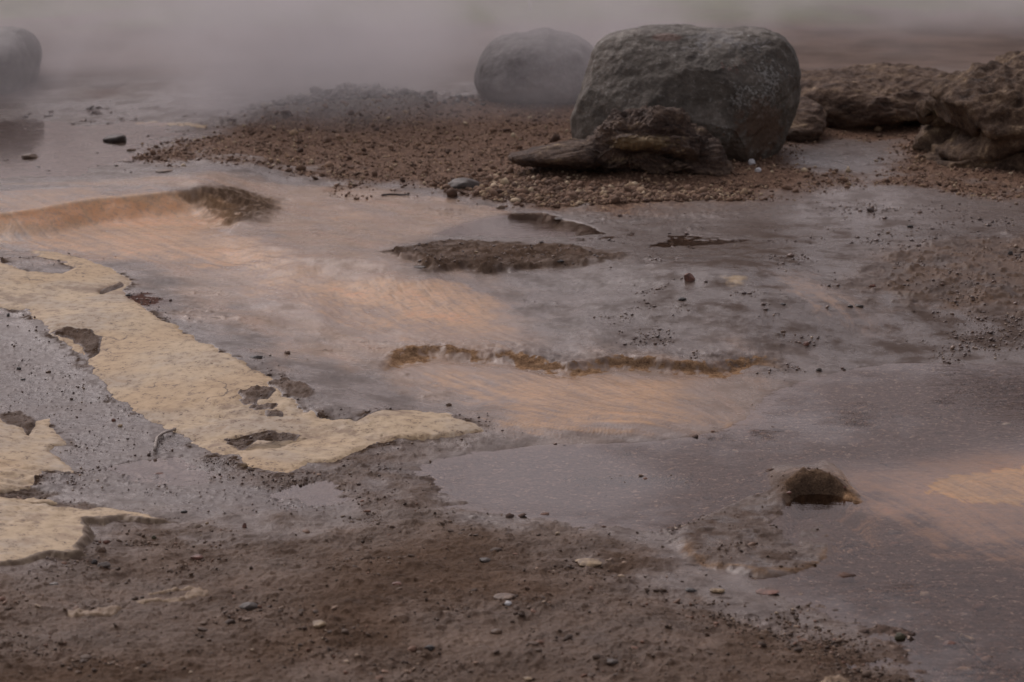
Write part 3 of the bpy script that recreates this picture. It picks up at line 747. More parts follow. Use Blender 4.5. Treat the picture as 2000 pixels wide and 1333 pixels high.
def rockmat(name, cols, scale=1.0, lichen=.0, patches=(), rough=.75, spec=.25, bump=.6, stretch=None, moss=None):
    t = NT(name)
    vec = t.n('ShaderNodeTexCoord').outputs['Object']
    if stretch:
        mp = t.n('ShaderNodeMapping'); t.put(mp.inputs[0], vec); mp.inputs['Scale'].default_value = stretch[0]; mp.inputs['Rotation'].default_value = stretch[1]
        sv = mp.outputs[0]
    else: sv = vec
    n1 = t.noise(5 * scale, 6, .65, sv, .3); n2 = t.noise(24 * scale, 5, .7, sv); n3 = t.noise(90 * scale, 3, .7, vec); nb = t.noise(2.2 * scale, 3, .5, vec)
    mixv = t.math('ADD', t.math('MULTIPLY', n1, .5), t.math('ADD', t.math('MULTIPLY', n2, .3), t.math('MULTIPLY', n3, .2)))
    st = np.linspace(.37, .63, len(cols))
    c = t.ramp(mixv, *[(float(p), q) for p, q in zip(st, cols)])
    if lichen:
        sp = t.math('MULTIPLY', t.sm(n3, .56, .66), t.sm(n2, .48, .62))
        c = t.mix(t.math('MULTIPLY', sp, lichen), c, (.30, .30, .28))
        sp2 = t.math('MULTIPLY', t.sm(t.noise(60 * scale, 3, .7, vec), .60, .70), t.sm(nb, .45, .6))
        c = t.mix(t.math('MULTIPLY', sp2, lichen * .8), c, (.16, .085, .05))
    for (ctr, rad, col, amt, edge) in patches:
        vm = t.n('ShaderNodeVectorMath', operation='SUBTRACT'); t.put(vm.inputs[0], vec); vm.inputs[1].default_value = ctr
        dv = t.n('ShaderNodeVectorMath', operation='DIVIDE'); t.put(dv.inputs[0], vm.outputs[0]); dv.inputs[1].default_value = rad
        ln = t.n('ShaderNodeVectorMath', operation='LENGTH'); t.put(ln.inputs[0], dv.outputs[0])
        f = t.math('ADD', ln.outputs['Value'], t.math('MULTIPLY', t.math('SUBTRACT', n2, .5), edge))
        f = t.math('ADD', f, t.math('MULTIPLY', t.math('SUBTRACT', n1, .5), edge))
        f = t.math('SUBTRACT', 1.0, t.sm(f, .7, 1.15))
        if edge > 4: f = t.math('MULTIPLY', f, t.sm(n3, .44, .60))
        c = t.mix(t.math('MULTIPLY', f, amt), c, col)
    h = t.math('ADD', t.math('MULTIPLY', n3, .35), t.math('ADD', n2, n1))
    b = t.principled(Base_Color=c, Roughness=rough, Specular_IOR_Level=spec, Normal=t.bump(h, bump, .012))
    t.surf(b.outputs[0]); return t.m

def yat(u, v):
    return float(hit(u, v)[1][0])
# --- the big dark boulder
yb = yat(1440, 318) + .30
OUT = "1112,262 1112,235 1128,196 1145,150 1155,112 1168,86 1190,68 1225,58 1265,54 1310,56 1350,55 1385,56 1425,58 1468,60 1504,62 1530,74 1552,100 1566,130 1566,160 1561,196 1545,230 1530,262 1512,292 1492,312 1460,318 1425,310 1380,316 1300,318 1220,316 1165,310 1135,296 1120,284"
Q, Fq, V, cc = rock_body(OUT, yb, .36, 7, 2.7, lean=.10)
c0_ = np.array([cc[0], yb, cc[1]])
for nv, lm in (((-.45, -.7, .55), .80), ((.45, -.75, .45), .80), ((.05, -.95, .15), .86), ((-.75, -.65, .05), .84), ((.72, -.68, -.15), .84), ((.1, -.45, .88), .88), ((-.1, -.85, -.5), .8)):
    nv = np.array(nv) / np.linalg.norm(nv); dd_ = (Q - c0_) @ nv; Q = Q - np.outer(np.maximum(dd_ - lm * dd_.max(), 0) * .75, nv)
N = vnormals(Q, Fq)
disp = .022 * fbm3(Q, .26, 4, 400, .42) + .008 * fbm3(Q, .08, 5, 410, .62) + .0025 * fbm3(Q, .012, 2, 420) - .012 * np.maximum(0, fbm3(Q, .12, 3, 430, ridged=True) - .45)
pc = lambda u, v, dy=-.34: np.array([at_y(u, v, yb + dy)[0], yb + dy, at_y(u, v, yb + dy)[1]])
for (u, v, rad, dep) in ((1412, 68, .05, .008), (1470, 130, .10, .010), (1440, 250, .09, .016), (1395, 215, .07, .014), (1300, 100, .16, .006)):
    c0 = pc(u, v, -.30 if v > 80 else -.1); dd = np.linalg.norm((Q - c0) / np.array([1, 1.4, 1]), axis=1)
    disp -= dep * np.exp(-(dd / rad) ** 2)
Q = Q + N * disp[:, None]
def local(u, v, dy=-.34):
    q = pc(u, v, dy) - np.array([cc[0], yb, 0]); return tuple(q)
BM = rockmat('dark_basalt', [(.032, .027, .021), (.075, .064, .051), (.12, .104, .085), (.22, .196, .165)], 1.0, .75, [
    (local(1505, 175, -.28), (.085, .15, .07), (.30, .295, .27), .75, 5.5), (local(1443, 130, -.30), (.035, .12, .032), (.15, .07, .052), .6, 5.0),
    (local(1440, 88, -.14), (.11, .20, .02), (.24, .235, .23), .45, 5), (local(1405, 72, -.05), (.07, .2, .03), (.20, .195, .19), .4, 4.0),
    (local(1490, 262, -.25), (.09, .2, .10), (.11, .066, .042), .7, 3.0), (local(1440, 290, -.2), (.10, .2, .06), (.07, .045, .03), .6, 1.8),
    (local(1300, 72, -.1), (.05, .1, .012), (.14, .075, .055), .6, 1.5)], .62, .28, .7)
b1 = new_mesh('boulder', Q, Fq, BM); origin_to(b1, (cc[0], yb, 0))
tag(b1, 'large dark grey boulder with a pale lichen patch, standing behind the ragged brown ledge', 'boulder', 'boulders around the hot spring')
# --- the one in the steam behind it
yh = yat(1040, 207) + .32
OUT = "930,162 931,140 937,120 950,98 966,82 985,71 1010,64 1040,62 1068,58 1090,64 1115,66 1140,78 1162,98 1178,130 1178,170 1160,205 1110,212 1060,210 1020,208 980,200 955,190 937,178"
Q, Fq, V, cc2 = rock_body(OUT, yh, .36, 6, 2.5)
N = vnormals(Q, Fq)
Q = Q + N * (.022 * fbm3(Q, .2, 4, 440) + .008 * fbm3(Q, .05, 3, 450))[:, None]
B2M = rockmat('steam_dulled_basalt', [(.09, .084, .08), (.15, .14, .135), (.21, .198, .19), (.3, .285, .28)], 1.0, .5, (), .7, .25)
b2 = new_mesh('boulder', Q, Fq, B2M); origin_to(b2, (cc2[0], yh, 0))
tag(b2, 'grey boulder half lost in steam behind the large dark boulder', 'boulder', 'boulders around the hot spring')
# --- pale one at the frame edge
ye = yat(20, 196) + .45
OUT = "-120,80 -80,62 -30,55 10,57 38,62 52,72 62,88 68,112 66,145 56,175 44,198 20,206 -60,206 -115,190 -130,140"
Q, Fq, V, cc3 = rock_body(OUT, ye, .42, 6, 2.6)
N = vnormals(Q, Fq)
Q = Q + N * (.03 * fbm3(Q, .3, 4, 460) + .008 * fbm3(Q, .06, 3, 470))[:, None]
b3 = new_mesh('boulder', Q, Fq, rockmat('pale_topped_stone', [(.10, .094, .09), (.17, .16, .15), (.26, .245, .23)], 1.0, .4,
    [((.05, -.35, at_y(30, 75, ye)[1] ), (.16, .6, .07), (.36, .35, .33), .8, 1.2)], .7, .25)); origin_to(b3, (cc3[0], ye, 0))
tag(b3, 'pale topped boulder across the steaming pool, blurred by steam', 'boulder', 'boulders around the hot spring')

# --- ragged ledge in front of the big boulder
LCOL = [(.022, .015, .012), (.060, .041, .032), (.105, .072, .055), (.17, .12, .086), (.36, .27, .165)]
LM = rockmat('crusted_brown_sinter', LCOL, 1.6, .0, (), .7, .22, 1.0, ((1.0, 1.0, 2.6), (0, .25, 0)))
yl = yat(1260, 332)
def slab_rock(name, prof_top, v_low, ydist, thick, over, mat, seed, dz=.03):
    """a ledge: top skin that overhangs a hollowed, receding front; section drawn along its length"""
    a = np.array([[float(q) for q in t.split(',')] for t in prof_top.split()])
    b = np.array([[float(q) for q in t.split(',')] for t in v_low.split()])
    us = np.linspace(a[0, 0], a[-1, 0], 420)
    vt = np.interp(us, a[:, 0], a[:, 1]); vb = np.interp(us, b[:, 0], b[:, 1])
    xt, zt = at_y(us, vt, ydist); xb, zb = at_y(us, vb, ydist)
    hgt = np.maximum(zt - zb, .004)
    m = 150
    s = np.linspace(0, 1, m)
    # section path: front foot -> hollow -> lip -> top -> back foot   (depth toward viewer negative)
    sy = np.interp(s, [0, .10, .28, .40, .50, .58, .66, .82, 1], [-.62, -.30 * over, -.26 * over, -.50, -.72 * over, -.86 * over, -.62 * over, .4, 1.0])
    sz = np.interp(s, [0, .10, .28, .40, .50, .58, .66, .82, 1], [-.25, .05, .35, .55, .66, .80, .97, 1.0, -.25])
    XX = np.repeat(xt[:, None], m, 1); ZZ = zb[:, None] + hgt[:, None] * sz[None, :]
    env = np.minimum(1, hgt / hgt.max() * 1.4)[:, None]
    YY = ydist + thick * env * sy[None, :]
    Q = np.stack([XX.ravel(), YY.ravel(), ZZ.ravel()], 1)
    k = np.arange(420 * m).reshape(420, m)
    Fq = np.stack([k[:-1, :-1].ravel(), k[1:, :-1].ravel(), k[1:, 1:].ravel(), k[:-1, 1:].ravel()], 1)
    q1, q2 = Q[k[2:, 1:-1]] - Q[k[:-2, 1:-1]], Q[k[1:-1, 2:]] - Q[k[1:-1, :-2]]
    Nn = np.zeros_like(Q); nn = np.cross(q1.reshape(-1, 3), q2.reshape(-1, 3)); nn /= (np.linalg.norm(nn, axis=1)[:, None] + 1e-9)
    Nn[k[1:-1, 1:-1].ravel()] = nn
    e = (env * np.ones((1, m))).ravel()
    low = (ZZ < (zb + .62 * hgt)[:, None]).ravel()
    d = .034 * fbm3(Q, (.15, .12, .07), 5, seed, .6) + .012 * fbm3(Q, .035, 4, seed + 10, .65) + low * (.030 * fbm3(Q, (.11, .1, .06), 4, seed + 20, .6, True) - .012)
    Q = Q + Nn * (d * e)[:, None]
    Q[:, 2] += .006 * fbm3(Q, (.07, .2, .2), 3, seed + 30) * e
    return Q, Fq
TOP = "938,320 960,312 985,303 1010,300 1030,292 1060,287 1085,290 1112,292 1135,289 1155,276 1172,258 1190,240 1205,231 1230,231 1255,231 1278,229 1300,223 1315,226 1335,236 1352,246 1368,254 1385,266 1400,282 1415,300 1428,322 1442,342"
LOW = "938,322 1000,320 1060,321 1100,322 1150,325 1200,330 1280,335 1350,342 1400,350 1442,362"
OUTL = TOP + " " + " ".join(reversed(LOW.split()))
Q, Fq, V, ccl = rock_body(OUTL, yl - .02, .16, 7, 2.2, lean=-.05)
N = vnormals(Q, Fq)
ht = np.interp(Q[:, 0], *[np.array(q) for q in zip(*sorted((float(at_y(u, 300, yl)[0]), h_) for u, h_ in ((938, .02), (1000, .25), (1110, .45), (1150, .6), (1200, 1), (1340, 1), (1400, .7), (1440, .15))))])
d = .050 * fbm3(Q, (.14, .12, .07), 5, 500, .62) + .032 * (fbm3(Q, (.09, .09, .045), 4, 510, .6, True) - .25) + .008 * fbm3(Q, .025, 3, 520, .6)
for (u, v, rx, rz, dep) in ((1250, 312, .10, .028, .085), (1340, 318, .07, .03, .06), (1180, 308, .05, .02, .05), (1385, 300, .018, .06, .05), (1232, 262, .03, .012, .03), (1320, 262, .05, .010, .03)):
    x0, z0 = at_y(u, v, yl - .15); d -= dep * np.exp(-((Q[:, 0] - x0) / rx) ** 2 - ((Q[:, 2] - z0) / rz) ** 2) * (Q[:, 1] < yl)
for (u, v, rx, rz, dep) in ((1245, 282, .08, .018, .035), (1300, 240, .12, .012, .022), (1400, 320, .02, .05, .03)):
    x0, z0 = at_y(u, v, yl - .15); d += dep * np.exp(-((Q[:, 0] - x0) / rx) ** 2 - ((Q[:, 2] - z0) / rz) ** 2) * (Q[:, 1] < yl)
Q = Q + N * (d * ht)[:, None]
def lloc(u, v): q = at_y(u, v, yl - .17); return (float(q[0] - Q[:, 0].mean()), -.17, float(q[1] - Q[:, 2].min()))
LM = rockmat('crusted_brown_sinter', LCOL, 1.8, .0, ((lloc(1255, 278), (.10, .2, .022), (.30, .22, .12), .8, 2.6), (lloc(1290, 260), (.05, .2, .012), (.06, .034, .028), .5, 2.5)), .7, .22, 1.0, ((1.0, 1.0, 2.2), (0, .3, 0)))
l1 = new_mesh('rock_ledge', Q, Fq, LM); origin_to(l1, (float(Q[:, 0].mean()), yl, float(Q[:, 2].min())))
tag(l1, 'low ragged brown rock ledge with a hollow underside at the foot of the large boulder', 'rock')

# --- brown outcrops beyond, to the side of the boulder
OM = rockmat('banded_brown_sinter', [(.024, .015, .011), (.066, .042, .030), (.118, .078, .055), (.19, .132, .09), (.40, .295, .18)], 1.3, .0, (), .8, .2, 1.0, ((.8, 1.0, 2.8), (0, -.28, 0)))
def outcrop(name, outline, yd, thick, n, seed, label, mat, amp=1.0, lean=.0, hollows=(), p=2.3):
    Q, Fq, V, cc = rock_body(outline, yd, thick, n, p, lean=lean)
    N = vnormals(Q, Fq)
    d = .06 * fbm3(Q, (.26, .26, .11), 5, seed, .6) + .03 * (fbm3(Q, (.20, .20, .07), 4, seed + 40, .5, True) - .2) + .016 * fbm3(Q, (.06, .06, .03), 4, seed + 10, .6) + .012 * fbm3(Q, (.12, .1, .05), 3, seed + 20, .5, True)
    d = d * amp
    for (u, v, dy, rx, rz, dep) in hollows:
        x0, z0 = at_y(u, v, yd + dy)
        d -= dep * np.exp(-((Q[:, 0] - x0) / rx) ** 2 - ((Q[:, 2] - z0) / rz) ** 2) * (Q[:, 1] < yd + .05)
    Q = Q + N * d[:, None]
    ob = new_mesh(name, Q, Fq, mat); origin_to(ob, (cc[0], yd, 0))
    tag(ob, label, 'rock', 'brown rock outcrops'); return ob
yo = yat(1700, 262) + .45
outcrop('rock_outcrop', "1545,250 1540,205 1552,168 1572,157 1605,152 1660,148 1740,144 1800,146 1850,150 1885,162 1910,185 1900,215 1840,235 1780,248 1720,258 1660,268 1600,270", yo, .42, 7, 600,
        'long low brown outcrop with tan bands in the steam beyond the large boulder', OM, .75, .25, ((1630, 262, -.3, .10, .05, .06), (1730, 250, -.3, .25, .035, .08)))
yo2 = yat(1570, 278) + .16
outcrop('rock_outcrop', "1515,270 1525,240 1545,215 1575,200 1600,205 1615,225 1608,245 1590,262 1565,274 1535,280", yo2, .16, 6, 620,
        'small tan streaked rock knob beside the foot of the large boulder', OM, .55, .1)
yr_ = yat(1900, 335) + .36
OM2 = rockmat('rough_rust_rock', [(.022, .014, .010), (.064, .041, .028), (.115, .075, .05), (.19, .13, .083), (.42, .31, .185)], 2.2, .35, (), .8, .2, 1.0)
outcrop('rock_outcrop', "1812,330 1790,300 1822,262 1846,250 1826,240 1806,230 1812,216 1832,208 1832,190 1852,176 1900,160 1940,146 1985,129 2020,122 2080,125 2160,150 2220,200 2240,270 2200,320 2100,340 1990,342 1900,345", yr_, .42, 7, 640,
        'rugged rust brown outcrop with a projecting spur and dark hollows', OM2, 1.0, .12, ((1865, 245, -.25, .05, .035, .15), (1950, 312, -.3, .18, .05, .20), (1835, 255, -.2, .05, .03, .05)), 2.6)
print('rocks', round(time.time() - T0, 1))

# ------------------------------------------------------------------ small stones, one by one
def tone_mat(name, col, dark, rough=.5, spec=.3):
    t = NT(name); vec = t.n('ShaderNodeTexCoord').outputs['Object']
    n = t.noise(55, 4, .7, vec); n2 = t.noise(180, 3, .7, vec)
    c = t.mix(t.sm(n, .35, .65), dark, col); c = t.mix(t.math('MULTIPLY', t.sm(n2, .55, .7), .5), c, tuple(min(1, q * 1.6) for q in col))
    b = t.principled(Base_Color=c, Roughness=rough, Specular_IOR_Level=spec, Normal=t.bump(t.math('ADD', n, n2), .5, .002))
    t.surf(b.outputs[0]); return t.m
TONES = dict(
    dark=tone_mat('dark_stone', (.10, .082, .07), (.05, .04, .034)), black=tone_mat('black_stone', (.06, .052, .048), (.03, .026, .024)),
    brown=tone_mat('brown_stone', (.18, .12, .082), (.09, .06, .042)), red=tone_mat('reddish_stone', (.21, .105, .075), (.10, .055, .042)),
    tan=tone_mat('tan_stone', (.34, .25, .15), (.16, .11, .07)), grey=tone_mat('grey_stone', (.19, .165, .145), (.09, .075, .065)),
    white=tone_mat('white_chip', (.62, .62, .62), (.42, .42, .42)), olive=tone_mat('olive_stone', (.10, .09, .05), (.04, .036, .022)))
def stone_mesh(w, dpt, h, seed, flat=0, n=4):
    V, Fq = ICO[n]; r = np.random.default_rng(seed); Q = V.copy()
    for _ in range(9):                                  # a few broken facets
        nrm = r.normal(size=3); nrm /= np.linalg.norm(nrm); lim = r.uniform(.62, .92)
        d = Q @ nrm; Q -= np.outer(np.maximum(d - lim, 0) * .85, nrm)
    Q = Q * (1 + .16 * fbm3(V + seed % 97, .8, 3, seed % 900)[:, None] + .05 * fbm3(V + seed % 97, .22, 3, seed % 800)[:, None])
    return Q * np.array([w / 2, dpt / 2, h / 2]), Fq
def put_stone(u, v, wpx, hpx, tone, label, name='stone', cat='stone', group=None, depth=.8, seed=None, rot=0.0, sink=.34):
    x, y, z = (float(q[0]) for q in hitz(u, v + hpx * .35))
    k = math.hypot(y, H - z) / F
    w_, h_ = wpx * k, max(hpx * k * .92, .18 * wpx * k * .5)
    Q, Fq = stone_mesh(w_, w_ * depth, h_, seed if seed is not None else int(u * 7 + v * 13))
    c_, s_ = math.cos(rot), math.sin(rot)
    Q = np.stack([Q[:, 0] * c_ - Q[:, 2] * s_, Q[:, 1], Q[:, 0] * s_ + Q[:, 2] * c_], 1)
    o_ = new_mesh(name, Q, Fq, TONES[tone]); o_.location = (x, y + w_ * depth * .3, z + h_ * (.5 - sink))
    return tag(o_, label, cat, group)
STN = [
 (1346, 541, 24, 26, 'red', 'upright reddish brown lump standing alone on the wet grey silt mound'),
 (1333, 584, 17, 9, 'black', 'small flat black stone just below the upright reddish lump'),
 (876, 790, 13, 9, 'brown', 'small brown pebble at the tip of the short tan crust tongue'),
 (560, 688, 14, 10, 'brown', 'brown pebble lying in the wet channel beside the long tan crust'),
 (500, 697, 25, 8, 'black', 'thin black stone at the channel edge of the long tan crust'),
 (476, 908, 15, 14, 'tan', 'tan topped pebble standing in wet mud beside the shallow puddle'),
 (477, 1026, 10, 15, 'red', 'upright reddish pebble in wet mud between the puddles and the crust slab'),
 (359, 999, 14, 9, 'black', 'blackish pebble near the thin tip of the tan crust slab'),
 (622, 1219, 31, 19, 'tan', 'blunt tan pebble alone on the dry brown mud'),
 (485, 1185, 40, 22, 'dark', 'dark crumbly stone on brown mud beside the exposed sinter strips'),
 (196, 1072, 22, 22, 'brown', 'pale brown stone leaning at the broken edge of the crust slab'),
 (208, 1058, 16, 12, 'red', 'reddish crumb behind the pale brown stone at the crust slab edge'),
 (202, 1103, 26, 17, 'grey', 'grey angular stone below the broken edge of the crust slab'),
 (184, 1097, 14, 13, 'black', 'black chip touching the grey angular stone'),
 (383, 1088, 27, 13, 'red', 'flat reddish stone on mud between the crust slab and the sinter strips'),
 (300, 1049, 9, 12, 'olive', 'small upright olive stone in mud beyond the crust slab tip'),
 (36, 719, 10, 10, 'black', 'small black stone on shiny mud inside the bend of the long crust'),
 (94, 726, 11, 8, 'brown', 'brown pebble on shiny mud beside the small black stone'),
 (16, 614, 7, 12, 'black', 'upright black pebble at the rim where crust meets shiny mud'),
 (45, 741, 11, 5, 'black', 'flat black chip on the shiny mud'),
 (250, 576, 16, 7, 'black', 'flat black stone on the crust beside the red crumb patch'),
 (366, 657, 8, 6, 'red', 'tiny red pebble on the top of the long tan crust'),
 (404, 1022+0, 8, 6, 'tan', 'tiny tan pebble in wet mud near the blackish pebble'),
 (406, 847, 7, 7, 'black', 'tiny black pebble beside the twig on wet mud'),
 (235, 831, 11, 8, 'tan', 'little tan pebble in the shiny mud hollow between the crusts'),
 (222, 820, 10, 9, 'red', 'little reddish pebble in the shiny mud hollow between the crusts'),
 (310, 926, 20, 8, 'red', 'reddish stone standing out of the shallow puddle by the crust slab'),
 (1147, 1101, 58, 13, 'tan', 'flat pale tan stone set in the brown mud by the water'),
 (992, 1178, 15, 12, 'white', 'small white chip lying on brown mud'),
 (985, 1167, 46, 8, 'brown', 'thin flat brown stone behind the white chip'),
 (1401, 1154, 30, 13, 'tan', 'tan stone on the gravel shore, beside a flat dark stone'),
 (1350, 1153, 25, 8, 'black', 'flat dark stone on the gravel shore'),
 (1500, 1158, 46, 8, 'red', 'long flat reddish stone at the gravel water line'),
 (1757, 1243, 26, 22, 'olive', 'blocky olive brown stone standing in the shallow water near the shore'),
 (1856, 1258, 28, 15, 'red', 'reddish pebble in shallow water, beside the pale stick'),
 (1748, 1040, 28, 8, 'dark', 'dark stone just breaking the water between the lobe and the orange flow'),
 (1468, 316, 15, 20, 'white', 'larger of two white chips at the foot of the large boulder'),
 (1481, 331, 14, 12, 'white', 'smaller of two white chips at the foot of the large boulder'),
 (58, 306, 40, 18, 'brown', 'brown lump standing in the steaming pool'),
 (256, 293, 20, 11, 'brown', 'small brown lump at the pool edge behind the cascade'),
 (905, 358, 72, 32, 'dark', 'dark grey rock at the lower edge of the gravel bank'),
 (977, 404, 20, 11, 'brown', 'brown stone where gravel meets the wet silt'),
 (1094, 428, 30, 8, 'dark', 'dark stone on the far rim of the calm pool'),
 (1678, 597, 19, 8, 'dark', 'oval dark grey pebble at the tail of the orange streak'),
 (1661, 598, 11, 7, 'black', 'small black pebble touching the oval grey one'),
 (1704, 558, 14, 10, 'red', 'reddish pebble at the edge of the rough mud patch'),
 (1575, 671, 14, 13, 'red', 'round dark red pebble on silt above the ledge end'),
 (1600, 722, 12, 10, 'dark', 'dark stone among crumbs beyond the ledge end'),
 (1974, 494, 10, 12, 'black', 'black upright stone above the rough mud patch'),
 (1778, 442, 13, 8, 'black', 'black stone on the wet flat below the rust outcrop'),
 (1530, 667-20, 10, 7, 'brown', 'brown pebble on bare silt above the ledge'),
 (1530, 594, 12, 6, 'black', 'flat black chip on the silt mound below the orange streak'),
 (970, 1234, 25, 13, 'brown', 'brown stone on dry mud, between the tan pebble and the shore'),
 (947, 1094, 25, 12, 'dark', 'dark lump on mud in front of the calm puddle'),
 (775, 1140, 22, 9, 'red', 'rusty stone on brown mud in front of the small puddle'),
 (105, 1141, 20, 8, 'grey', 'flat grey stone on mud in front of the crust slab'),
 (840, 1265, 24, 16, 'black', 'blackish clod on dry mud towards the bottom of the view'),
 (1195, 1292, 26, 12, 'dark', 'dark clod on dry mud between the shore and the bottom of the view'),
 (1030, 1276+50, 22, 8, 'tan', 'tan chip at the bottom edge of the view'),
 (1480, 960, 20, 7, 'dark', 'dark flat pebble in water just behind the hollow mound'),
 (1541, 962, 12, 9, 'red', 'reddish pebble lodged where the lobe meets the hollow mound'),
 (1650, 951, 7, 7, 'red', 'tiny reddish pebble stuck on the face of the hollow mound'),
 (320, 330+4, 36, 8, 'brown', 'flat brown stone on the wet flat behind the cascade'),
 (820, 478+44, 26, 6, 'dark', 'thin dark slab under the lip of the mud islet'),
 (1090, 510, 24, 8, 'black', 'black flat stone on the front of the mud islet'),
 (930, 478+14, 10, 6, 'tan', 'tan chip on top of the mud islet'),
]
for (u, v, wp, hp, tn, lb_) in STN: put_stone(u, v, wp, hp, tn, lb_)
# rock with a pointed end standing in the pool
put_stone(226, 270, 52, 26, 'dark', 'dark rock with a pointed end standing in the steaming pool', 'rock', 'rock', None, .6, 41)
print('stones', round(time.time() - T0, 1))

# sinter strips showing through the mud, thin slabs
def strip(px, label, th=.006, mat=CMAT):
    poly = PW(px); a = np.array(poly)
    sdv = sdf(X + .012 * N3 + .01 * N1, Y + .02 * N3 + .02 * N1, poly, .15)
    Zc = Z + th * ss(-.003, .006, sdv) - .004 + .001 * fine_a
    ob = sub_sheet('sinter_strip', sdv > -.008, Zc, mat, dict(ed=np.exp(-np.maximum(sdv, 0) / .01)))
    tag(ob, label, 'mineral crust', 'sinter strips in the mud')
SM = cmat('muddy_sinter', (.26, .19, .125), (.17, .125, .09), (.24, .16, .10))
strip("126,1196 160,1189 215,1184 245,1186 238,1194 190,1200 135,1206", 'pale sinter strip showing through brown mud, the lower of a pair', mat=SM)
strip("262,1172 300,1166 345,1160 385,1142 408,1148 412,1154 385,1158 350,1168 310,1176 270,1180", 'bent pale sinter strip showing through brown mud', mat=SM)
strip("280,1155 330,1146 385,1140 392,1144 330,1152 290,1158", 'thin sinter strip behind the bent one', mat=SM)
strip("1588,1330 1620,1318 1660,1322 1668,1345 1600,1345", 'tan sinter patch at the bottom edge of the view beside the shore', mat=SM)
strip("260,240 300,237 360,240 404,247 398,252 340,246 270,244", 'pale thin sinter rim along the far pool', mat=CMAT)

# ------------------------------------------------------------------ twigs and a stake
def tube(path, r0, r1, seg=8, wob=0.0, seed=1):
    P_ = np.array(path, float); n = len(P_); r = np.linspace(r0, r1, n); V = []; Fq = []
    for i in range(n):
        t_ = P_[min(i + 1, n - 1)] - P_[max(i - 1, 0)]; t_ /= np.linalg.norm(t_)
        a = np.cross(t_, [.3, .2, 1]); a /= np.linalg.norm(a); b = np.cross(t_, a)
        for k in range(seg):
            q = 2 * math.pi * k / seg; rr2 = r[i] * (1 + wob * math.sin(5.1 * i + 2 * k + seed))
            V.append(P_[i] + rr2 * (math.cos(q) * a + math.sin(q) * b))
    for i in range(n - 1):
        for k in range(seg): Fq.append([i * seg + k, i * seg + (k + 1) % seg, (i + 1) * seg + (k + 1) % seg, (i + 1) * seg + k])
    V.append(P_[0]); V.append(P_[-1]); c0, c1 = len(V) - 2, len(V) - 1
    for k in range(seg):
        Fq.append([c0, (k + 1) % seg, k, k]); Fq.append([c1, (n - 1) * seg + k, (n - 1) * seg + (k + 1) % seg, (n - 1) * seg + (k + 1) % seg])
    return np.array(V), np.array(Fq)
def tube_obj(name, path, r0, r1, mat, parent=None, wob=.15):
    import bmesh
    V, Fq = tube(path, r0, r1, 8, wob); me = bpy.data.meshes.new(name); bm = bmesh.new()
    vs = [bm.verts.new(v) for v in V]
    for f in Fq:
        u_ = []
        [u_.append(i) for i in f if i not in u_]
        try: bm.faces.new([vs[i] for i in u_])
        except ValueError: pass
    bmesh.ops.recalc_face_normals(bm, faces=bm.faces)
    for f in bm.faces: f.smooth = True
    bm.to_mesh(me); bm.free(); me.materials.append(mat)
    o_ = bpy.data.objects.new(name, me); COL.objects.link(o_)
    if parent: o_.parent = parent
    return o_
TW = tone_mat('weathered_twig', (.36, .31, .27), (.22, .185, .16), .6)
def on_ground(px, lift=.004, n=14):
    a = np.array([[float(q) for q in t.split(',')] for t in px.split()])
    t_ = np.linspace(0, len(a) - 1, n); u = np.interp(t_, range(len(a)), a[:, 0]); v = np.interp(t_, range(len(a)), a[:, 1])
    x, y, z = hitz(u, v); return np.stack([x, y, zat(x, y) + lift], 1)
tw = tube_obj('twig', on_ground("392,820 370,832 345,845 320,853 308,860 305,872 302,887", .008), .0022, .0032, TW)
tag(tw, 'bent pale twig lying on wet mud between the two tan crusts', 'twig')
tube_obj('side_shoot', on_ground("318,854 309,864 300,866", .004, 6), .0022, .0012, TW, tw)
tw2 = tube_obj('twig', on_ground("1868,1246 1885,1266 1908,1288 1922,1300"), .0022, .0018, TONES['dark'])
tag(tw2, 'thin dark twig lying in the shallow water near the shore', 'twig')
tw3 = tube_obj('stick', on_ground("1876,1247 1890,1251 1903,1257", .004, 6), .0042, .0035, TONES['tan'])
tag(tw3, 'short pale stick in shallow water beside the thin dark twig', 'stick')
tw4 = tube_obj('twig', on_ground("745,383 765,381 790,383 800,381", .003, 8), .003, .002, TONES['dark'])
tag(tw4, 'dark twig on the wet silt in front of the gravel bank', 'twig')
sx0, sy0 = at_y(1036, 66, 13.5)[0], 13.5
gz0 = float(zat(sx0, sy0)[0])
stx, stz = at_y(1028, -60, 13.5)
stake = tube_obj('marker_stake', np.stack([np.linspace(sx0 + .004, stx, 8), np.full(8, 13.5), np.linspace(gz0 - .05, stz, 8)], 1), .006, .006, TONES['white'], None, 0)
tag(stake, 'thin pale stake standing on the slope behind the steamed boulder', 'stake')

